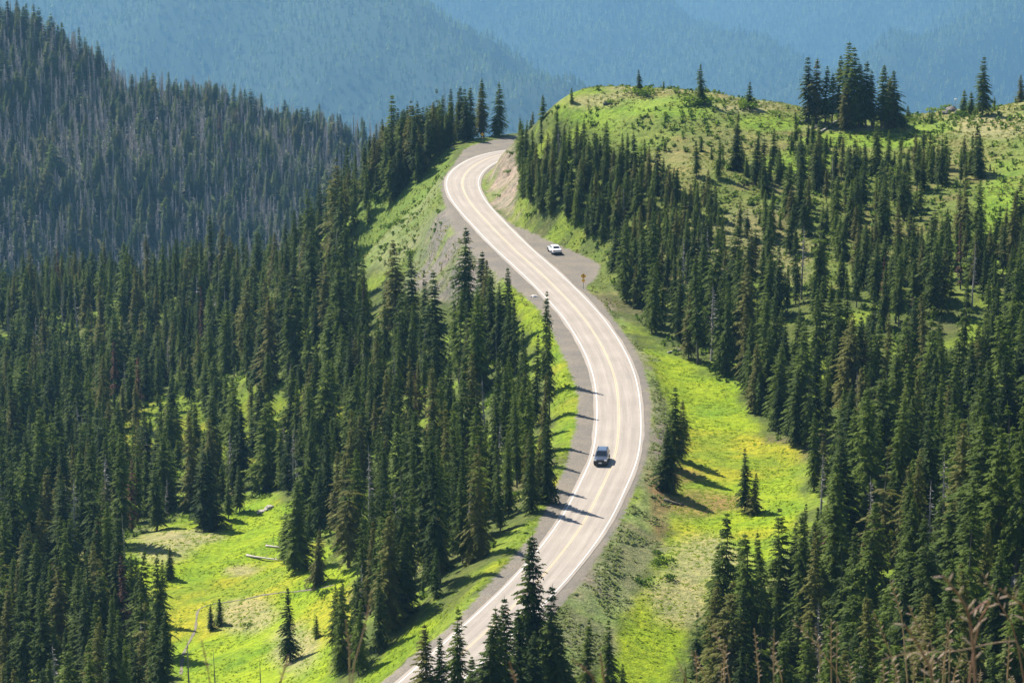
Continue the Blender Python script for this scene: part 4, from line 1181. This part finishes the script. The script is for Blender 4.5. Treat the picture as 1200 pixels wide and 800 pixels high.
def quad_panel(name, mat, parent, pts, off):
    pts = [np.array(p, float) for p in pts]
    n = np.cross(pts[1] - pts[0], pts[-1] - pts[0]); n /= np.linalg.norm(n)
    c = sum(pts) / len(pts)
    if np.dot(n, c - np.array([c[0] * .6, 0, .8])) < 0: n = -n
    mb = MB(); k = len(pts)
    mb.add([p + n * off for p in pts] + [p - n * .02 for p in pts], [tuple(range(k)), tuple(range(k, 2 * k))[::-1]] + [(i, (i + 1) % k, (i + 1) % k + k, i + k) for i in range(k)])
    return mb.build(name, mat, parent)
def inset(pts, f):
    c = sum(np.array(p, float) for p in pts) / len(pts); return [c + (np.array(p) - c) * f for p in pts]
def vehicle(name, label, cat, paint_, loc, fwd, st, gh, wheels, wr, front, rear, rails=False, low_trim=True):
    o = link(name, None, loc=loc, rot=(0, 0, math.atan2(fwd[1], fwd[0]))); tag(o, label, cat)
    loft([section(*q) for q in st]).build('body', paint_, o, smooth=False, bevel=.015)
    # cabin: belt loop to roof loop
    xb0, xb1, xr0, xr1, wb, wr_, zb, zr = gh
    def loop(x0, x1, w_, z, c=0): return [(x0, w_ * .9, z), (x0 + .12, w_, z), ((x0 + x1) / 2, w_ * 1.01, z + c), (x1 - .12, w_, z), (x1, w_ * .9, z), (x1, -w_ * .9, z), (x1 - .12, -w_, z), ((x0 + x1) / 2, -w_ * 1.01, z + c), (x0 + .12, -w_, z), (x0, -w_ * .9, z)]
    loft([loop(xb0, xb1, wb, zb), loop(xr0, xr1, wr_, zr - .07), loop(xr0 + .12, xr1 - .1, wr_ - .1, zr, .02)]).build('cabin', paint_, o, bevel=.012)
    B = lambda x, y, t: (x[0] + (x[1] - x[0]) * t, y, 0)
    fr = [(xb1, wb * .88, zb), (xb1, -wb * .88, zb), (xr1, -wr_ * .86, zr - .08), (xr1, wr_ * .86, zr - .08)]
    quad_panel('windscreen', M_GLASS, o, inset(fr, .93), .012)
    bk = [(xb0, wb * .88, zb), (xb0, -wb * .88, zb), (xr0, -wr_ * .86, zr - .08), (xr0, wr_ * .86, zr - .08)]
    quad_panel('rear_window', M_GLASS, o, inset(bk, .86), .012)
    for s in (1, -1):
        for t0, t1 in ((.03, .33), (.36, .66), (.69, .96)):
            q = []
            for t, top in ((t0, 0), (t1, 0), (t1, 1), (t0, 1)):
                xx = (xr0 + .1 + (xr1 - xr0 - .2) * t) if top else (xb0 + .16 + (xb1 - xb0 - .34) * t)
                q.append((xx, s * ((wr_ if top else wb) * 1.0), (zr - .11) if top else zb + .05))
            quad_panel('side_window', M_GLASS, o, q, .02)
    for x in wheels:
        for s in (1, -1):
            wheel(o, x, s * (st[len(st) // 2][1] - .10), wr, .23)
            a = MB(); pts = [(x + math.cos(t) * (wr + .09), s * (st[len(st) // 2][1] * 1.0), wr + math.sin(t) * (wr + .09)) for t in np.linspace(-.25, math.pi + .25, 12)]
            a.tube(pts, [.05] * 12, 5); a.build('wheel_arch', M_TRIM, o)
    front(o); rear(o)
    for s in (1, -1):
        mb = MB(); mb.box((xb1 - .25, s * (wb + .17), zb + .08), (.16, .2, .17)); mb.build('side_mirror', paint_, o, bevel=.03)
    if rails:
        for s in (1, -1):
            mb = MB(); mb.tube([(xr0 + .3, s * (wr_ - .12), zr + .02), (xr0 + .45, s * (wr_ - .12), zr + .09), (xr1 - .5, s * (wr_ - .12), zr + .09), (xr1 - .3, s * (wr_ - .12), zr + .02)], [.025] * 4, 6); mb.build('roof_rail', M_TRIM, o)
    return o
def near_tan(p):
    k = np.hypot(CEN[:, 0] - p[0], CEN[:, 1] - p[1]).argmin(); return TAN[k]
M_SUV = simple('slate blue grey car paint', (.085, .10, .135), .28, .55, .5, coat=.6); M_WHT = simple('white car paint', (.80, .80, .80), .25, 0, .5, coat=.6)
def suv_front(o):
    mb = MB(); mb.box((2.37, 0, .52), (.12, 1.72, .36)); mb.build('bumper', M_TRIM, o, bevel=.04)
    mb = MB(); mb.box((2.36, 0, .83), (.1, 1.0, .24)); mb.build('grille', M_TRIM, o, bevel=.03)
    mb = MB(); mb.box((2.445, 0, .56), (.02, .42, .2)); mb.build('number_plate', M_PLATE, o)
    for s in (1, -1):
        mb = MB(); mb.box((2.31, s * .72, .90), (.18, .36, .19)); mb.build('headlight', M_LAMP, o, bevel=.04)
def suv_rear(o):
    mb = MB(); mb.box((-2.36, 0, .5), (.12, 1.7, .3)); mb.build('bumper', M_TRIM, o, bevel=.04)
    for s in (1, -1):
        mb = MB(); mb.box((-2.31, s * .82, 1.0), (.1, .16, .4)); mb.build('tail_light', M_TAIL, o, bevel=.02)
p = P(705.2, 542); vehicle('suv', 'dark slate grey suv driving towards the viewer on the lower road bend', 'car', M_SUV, (p[0], p[1], .07), near_tan(p),
    [(-2.36, .84, .42, .8, 1.0), (-2.2, .93, .34, .8, 1.12), (-1.2, .95, .3, .78, 1.14), (.2, .95, .3, .78, 1.13), (.95, .94, .3, .78, 1.13, .03), (1.9, .92, .32, .76, 1.05, .05), (2.2, .88, .36, .72, .99, .03), (2.36, .78, .42, .68, .86, .02)],
    (-2.22, 1.05, -1.98, .32, .88, .74, 1.10, 1.80), (1.42, -1.40), .37, suv_front, suv_rear, rails=True)
def sed_front(o):
    mb = MB(); mb.box((2.33, 0, .48), (.08, 1.3, .2)); mb.build('grille', M_TRIM, o, bevel=.03)
    for s in (1, -1):
        mb = MB(); mb.box((2.22, s * .68, .70), (.2, .34, .12)); mb.build('headlight', M_LAMP, o, bevel=.03)
def sed_rear(o):
    mb = MB(); mb.box((-2.36, 0, .40), (.08, 1.5, .2)); mb.build('bumper', M_TRIM, o, bevel=.03)
    mb = MB(); mb.box((-2.395, 0, .72), (.02, .34, .13)); mb.build('number_plate', M_PLATE, o)
    for s in (1, -1):
        mb = MB(); mb.box((-2.33, s * .66, .82), (.12, .34, .13)); mb.build('tail_light', M_TAIL, o, bevel=.02)
p = P(649.8, 295.8); t_ = -near_tan(p)
vehicle('sedan', 'white sedan parked on the gravel pullout with its rear to the viewer', 'car', M_WHT, (p[0], p[1], .0), t_,
    [(-2.36, .76, .40, .66, .90), (-2.15, .86, .30, .66, .99), (-1.5, .91, .24, .62, 1.00), (0, .92, .22, .6, .98), (1.0, .91, .22, .6, .95), (1.9, .88, .26, .58, .84, .05), (2.2, .82, .30, .56, .76, .03), (2.34, .70, .36, .54, .66, .02)],
    (-1.75, 1.1, -1.05, .28, .82, .66, .95, 1.45), (1.42, -1.36), .33, sed_front, sed_rear)

# ------------------------------------------------------------------ road signs
M_SIGN = simple('amber sign sheet', (.95, .50, .02), .45); M_BLK = simple('black sign lettering', (.015, .015, .015), .5)
M_POST = simple('weathered steel post', (.30, .29, .27), .5, .5); M_SBACK = simple('sign back', (.13, .14, .14), .5, .4)
def plate(mb, w_, cz, rot, y=0, th=.012, r=.06):
    n = 5; h = w_ / 2; pts = []
    for cx, cy, a0 in ((h - r, h - r, 0), (-h + r, h - r, 90), (-h + r, -h + r, 180), (h - r, -h + r, 270)):
        for k in range(n):
            a = rad(a0 + 90 * k / (n - 1)); pts.append((cx + r * math.cos(a), cy + r * math.sin(a)))
    c, s = math.cos(rot), math.sin(rot)
    pts = [(x * c - z * s, x * s + z * c + cz) for x, z in pts]
    mb.prism(pts, y - th / 2, y + th / 2)
def sign(px, py, face, label, size, zc, plaque, arrow, mat, base_z=None):
    r_ = hit(px, py); p = r_[0] if base_z is None else P(px, py, base_z)
    if base_z is not None: p[2] = base_z
    o = link('road_sign', None, loc=p, rot=(0, 0, face)); tag(o, label, 'sign')
    mb = MB(); mb.box((0, .05, (zc + .3) / 2 - .2), (.09, .05, zc + .7)); mb.build('post', M_POST, o, bevel=.008)
    mb = MB(); plate(mb, size, zc, rad(45)); pl = mb.build('plate', mat, o)
    if mat is M_SIGN:
        mb = MB(); e = size * .5 * 1.414
        for k in range(4):
            a, b_ = [(0, e - .09), (e - .09, 0), (0, -e + .09), (-e + .09, 0)][k], [(e - .09, 0), (0, -e + .09), (-e + .09, 0), (0, e - .09)][k]
            d = np.array(b_) - a; L = np.hypot(*d); d = d / L; nn_ = np.array([-d[1], d[0]]) * .012
            A_, B_ = np.array(a) + d * .03, np.array(b_) - d * .03
            mb.prism([(A_[0] + nn_[0], zc + A_[1] + nn_[1]), (B_[0] + nn_[0], zc + B_[1] + nn_[1]), (B_[0] - nn_[0], zc + B_[1] - nn_[1]), (A_[0] - nn_[0], zc + A_[1] - nn_[1])], -.012, -.008)
        mb.build('border', M_BLK, pl)
    if arrow:   # a stem that bends to the left and ends in an arrow head
        mb = MB(); w2 = .06; cl = [(.10, -.30), (.10, -.10), (.07, .02), (-.02, .10), (-.08, .16)]
        lft, rgt = [], []
        for k, (x, z) in enumerate(cl):
            a = np.array(cl[max(k - 1, 0)]); b_ = np.array(cl[min(k + 1, len(cl) - 1)]); d = (b_ - a) / np.linalg.norm(b_ - a)
            lft.append((x - d[1] * w2, z + d[0] * w2)); rgt.append((x + d[1] * w2, z - d[0] * w2))
        poly = lft + [(-.19, .09), (-.17, .31), (.05, .26)] + rgt[::-1]
        k_ = size / .9
        mb.prism([(x * k_, zc + z * k_) for x, z in poly], -.013, -.0085); mb.build('arrow', M_BLK, pl)
    if plaque:
        mb = MB(); plate(mb, .5, zc - size * .707 - .28, 0, r=.04); mb.build('plaque', M_SIGN, o)
    return o
sign(683.6, 338.5, math.atan2(0, 1) + rad(2), 'amber diamond bend warning sign with small plaque below at the pullout corner', .72, 2.25, True, True, M_SIGN)
sign(565.3, 166.2, rad(-4), 'small amber diamond sign on the outer verge of the far bend', .62, 1.55, False, True, M_SIGN)
sign(531.0, 180.5, rad(8), 'dark back of a diamond sign on the bare outer verge of the far bend', .6, 1.1, False, False, M_SBACK)
# small white marker on the crest rocks
r_ = hit(1119.5, 131)
o = link('marker_post', None, loc=r_[0]); tag(o, 'thin marker pole with a small white head on the crest rock pile', 'marker')
mb = MB(); mb.tube([(0, 0, -.3), (0, 0, 2.3)], [.04, .03], 8); mb.build('post', M_POST, o)
mb = MB(); mb.box((0, 0, 2.45), (.45, .3, .32)); mb.build('head', M_PLATE, o, bevel=.04)

# ------------------------------------------------------------------ dry grass close to the viewer
M_STRAW = simple('dry grass straw', (.34, .22, .13), .7, vary=.3, scale=6); M_SEED = simple('dry seed heads', (.50, .36, .26), .75, vary=.3, scale=30)
M_REDST = simple('reddish dry stem', (.24, .12, .08), .7, vary=.3, scale=6)
def stalk(pts_px, D, label, group=None, r=.0022, head=True, heavy=1.0, mat=None):
    w3 = [PD(x, y, D * (1 + .01 * k)) for k, (x, y) in enumerate(pts_px)]
    low = w3[-1]; d = w3[-1] - w3[-2]; d = d / np.linalg.norm(d); d = d * .35 + np.array([0, 0, -1.]); d /= np.linalg.norm(d)
    for k in range(60):
        q = low + d * .06 * (k + 1)
        if q[2] < float(ground(q[0], q[1])) - .02: break
    foot = q
    w3 = w3 + [low * .5 + foot * .5 + np.array([.02, 0, 0]), foot]
    w3 = chaikin(w3[::-1], 2)          # foot -> tip
    o = link('grass_stalk', None, loc=w3[0]); tag(o, label, 'dry grass', group)
    L = w3 - w3[0]; n = len(L)
    mb = MB(); mb.tube(L, [r * (1.25 - .75 * k / n) for k in range(n)], 5); mb.build('stem', mat or M_STRAW, o, smooth=True)
    if head:
        g = np.random.default_rng(int(pts_px[0][0] * 3 + pts_px[0][1]))
        arc = np.concatenate([[0], np.cumsum(np.linalg.norm(np.diff(L, axis=0), axis=1))]); tot = arc[-1]
        hl = min(.16 * heavy, .35 * tot); at_ = lambda s: np.array([np.interp(s, arc, L[:, j]) for j in range(3)])
        for k in range(int(9 * heavy ** .5)):     # spikelets up the last stretch of the stem
            s0 = tot - hl * (1 - k / 9) ; c = at_(min(s0, tot)); ax = at_(min(s0 + .02, tot)) - at_(max(s0 - .02, 0)); ax /= np.linalg.norm(ax) + 1e-9
            sd = np.cross(ax, [0, 1, 0]); sd /= np.linalg.norm(sd) + 1e-9; sd = sd * (1 if k % 2 else -1)
            tpd = ax * .75 + sd * (.45 + .3 * g.random()); tpd /= np.linalg.norm(tpd); ln = (.010 + .010 * g.random()) * heavy; rr_ = .0012 * heavy
            h_ = MB(); c0_ = c + sd * .001
            h_.tube([c0_, c0_ + tpd * ln * .35, c0_ + tpd * ln * .75, c0_ + tpd * ln], [rr_ * .5, rr_, rr_ * .8, rr_ * .2], 5); h_.build('seed_head', M_SEED, o, smooth=True)
    return o
for pts, D, hv, lab in [
    ([(1043,680),(1052,705),(1060,739)], 9, 1.0, 'dry grass stalk with full seed head in front of the silver snag'),
    ([(974,726),(974,760),(974,797)], 9, 1.0, 'upright dry grass stalk before the dark forest, straight to the edge'),
    ([(835,732),(843,756),(856,790)], 9, .9, 'dry grass stalk rising before the lower right meadow corner'),
    ([(1023,716),(1038,752),(1056,797)], 9, .9, 'dry grass stalk leaning left beside the silver snag stalk'),
    ([(928,726),(958,755),(990,800)], 9, .9, 'long dry stalk arching left before the pale fir'),
    ([(1114,724),(1109,760),(1104,797)], 8, 1.0, 'upright stalk between the thick reddish stems'),
    ([(884,736),(887,765),(890,800)], 9, .8, 'thin upright stalk before the dark firs beside the meadow'),
    ([(810,763),(820,780),(830,800)], 9, .8, 'short stalk with drooping head at the meadow corner'),
    ([(905,763),(912,780),(918,800)], 9, .9, 'short stalk left of the pale fir tip'),
    ([(1127,766),(1121,782),(1116,800)], 8, .9, 'short dry stalk under the thick reddish stems'),
    ([(1065,710),(1076,735),(1092,770)], 7, 1.0, 'dry stalk bending over the thick seed heads'),
    ([(1183,746),(1182,772),(1180,800)], 8, .9, 'pale stalk before the bushy pale fir')]:
    stalk(pts, D, lab, heavy=hv)
for pts, D, hv, rr_, lab in [
    ([(1105,675),(1122,694),(1137,719),(1144,797)], 3.6, 1.5, .0030, 'thick blurred reddish stem with hanging seed heads'),
    ([(1033,773),(1070,763),(1120,764),(1165,752),(1205,750)], 4.2, 1.3, .0022, 'dry stem lying across almost level before the dark forest'),
    ([(1060,732),(1080,760),(1097,800)], 3.8, 1.5, .0030, 'thick blurred stem with heavy seed heads left of the reddish one'),
    ([(1151,672),(1170,705),(1195,745)], 5.0, 1.2, .0022, 'tall reddish stem leaning left above the pale bushy fir'),
    ([(1172,690),(1186,700),(1206,712)], 3.6, 1.4, .0024, 'reddish stem tip reaching in over the grey outcrop'),
    ([(1137,719),(1150,708),(1163,701),(1140,740)], 3.8, 1.2, .0022, 'side branch stem curling beside the thick reddish stem'),
    ([(435,692),(428,735),(408,800)], 4.0, 1.2, .0018, 'blurred tan stem before the roadside forest, longest'),
    ([(405,726),(410,760),(409,800)], 4.2, 1.2, .0018, 'blurred tan stem just left of the longest one before the roadside forest'),
    ([(597,775),(602,790),(606,805)], 4.0, 1.2, .0022, 'blurred reddish stem tip before the foreground firs'),
    ([(670,771),(684,782),(700,798)], 4.0, 1.2, .0022, 'blurred reddish stem tip leaning left before the scree bank'),
    ([(704,766),(706,784),(709,805)], 4.0, 1.2, .0024, 'blurred reddish stem tip upright before the scree bank'),
    ([(236,749),(242,775),(247,805)], 4.0, 1.1, .0018, 'blurred pale stem before the valley meadow'),
    ([(338,768),(334,782),(326,805)], 3.8, 1.7, .0024, 'blurred pale stem with thick head before the slim meadow fir'),
    ([(792,770),(800,785),(806,805)], 4.5, 1.1, .0018, 'blurred stem tip before the bright right meadow')]:
    stalk(pts, D * 1.35, lab, r=rr_ * (.5 if 'level' in lab else .8), heavy=hv * (.85 if pts[0][0] > 820 else .45), mat=M_REDST if 'reddish' in lab else M_STRAW)
GS = 'thin dry grass stalks along the lower edge'
for k in range(22):
    x = R.uniform(800, 1200) if k < 28 else R.uniform(560, 800); y = R.uniform(752, 796) if k > 10 else R.uniform(725, 780)
    if x < 800: y = max(y, 778)
    ln = R.uniform(-16, 10)
    stalk([(x, y), (x - ln * .5, (y + 806) / 2), (x - ln * .2, 810)], R.uniform(6.5, 11), 'thin dry grass stalk among many others along the lower edge', GS, r=.0016, heavy=R.uniform(.7, 1.0))
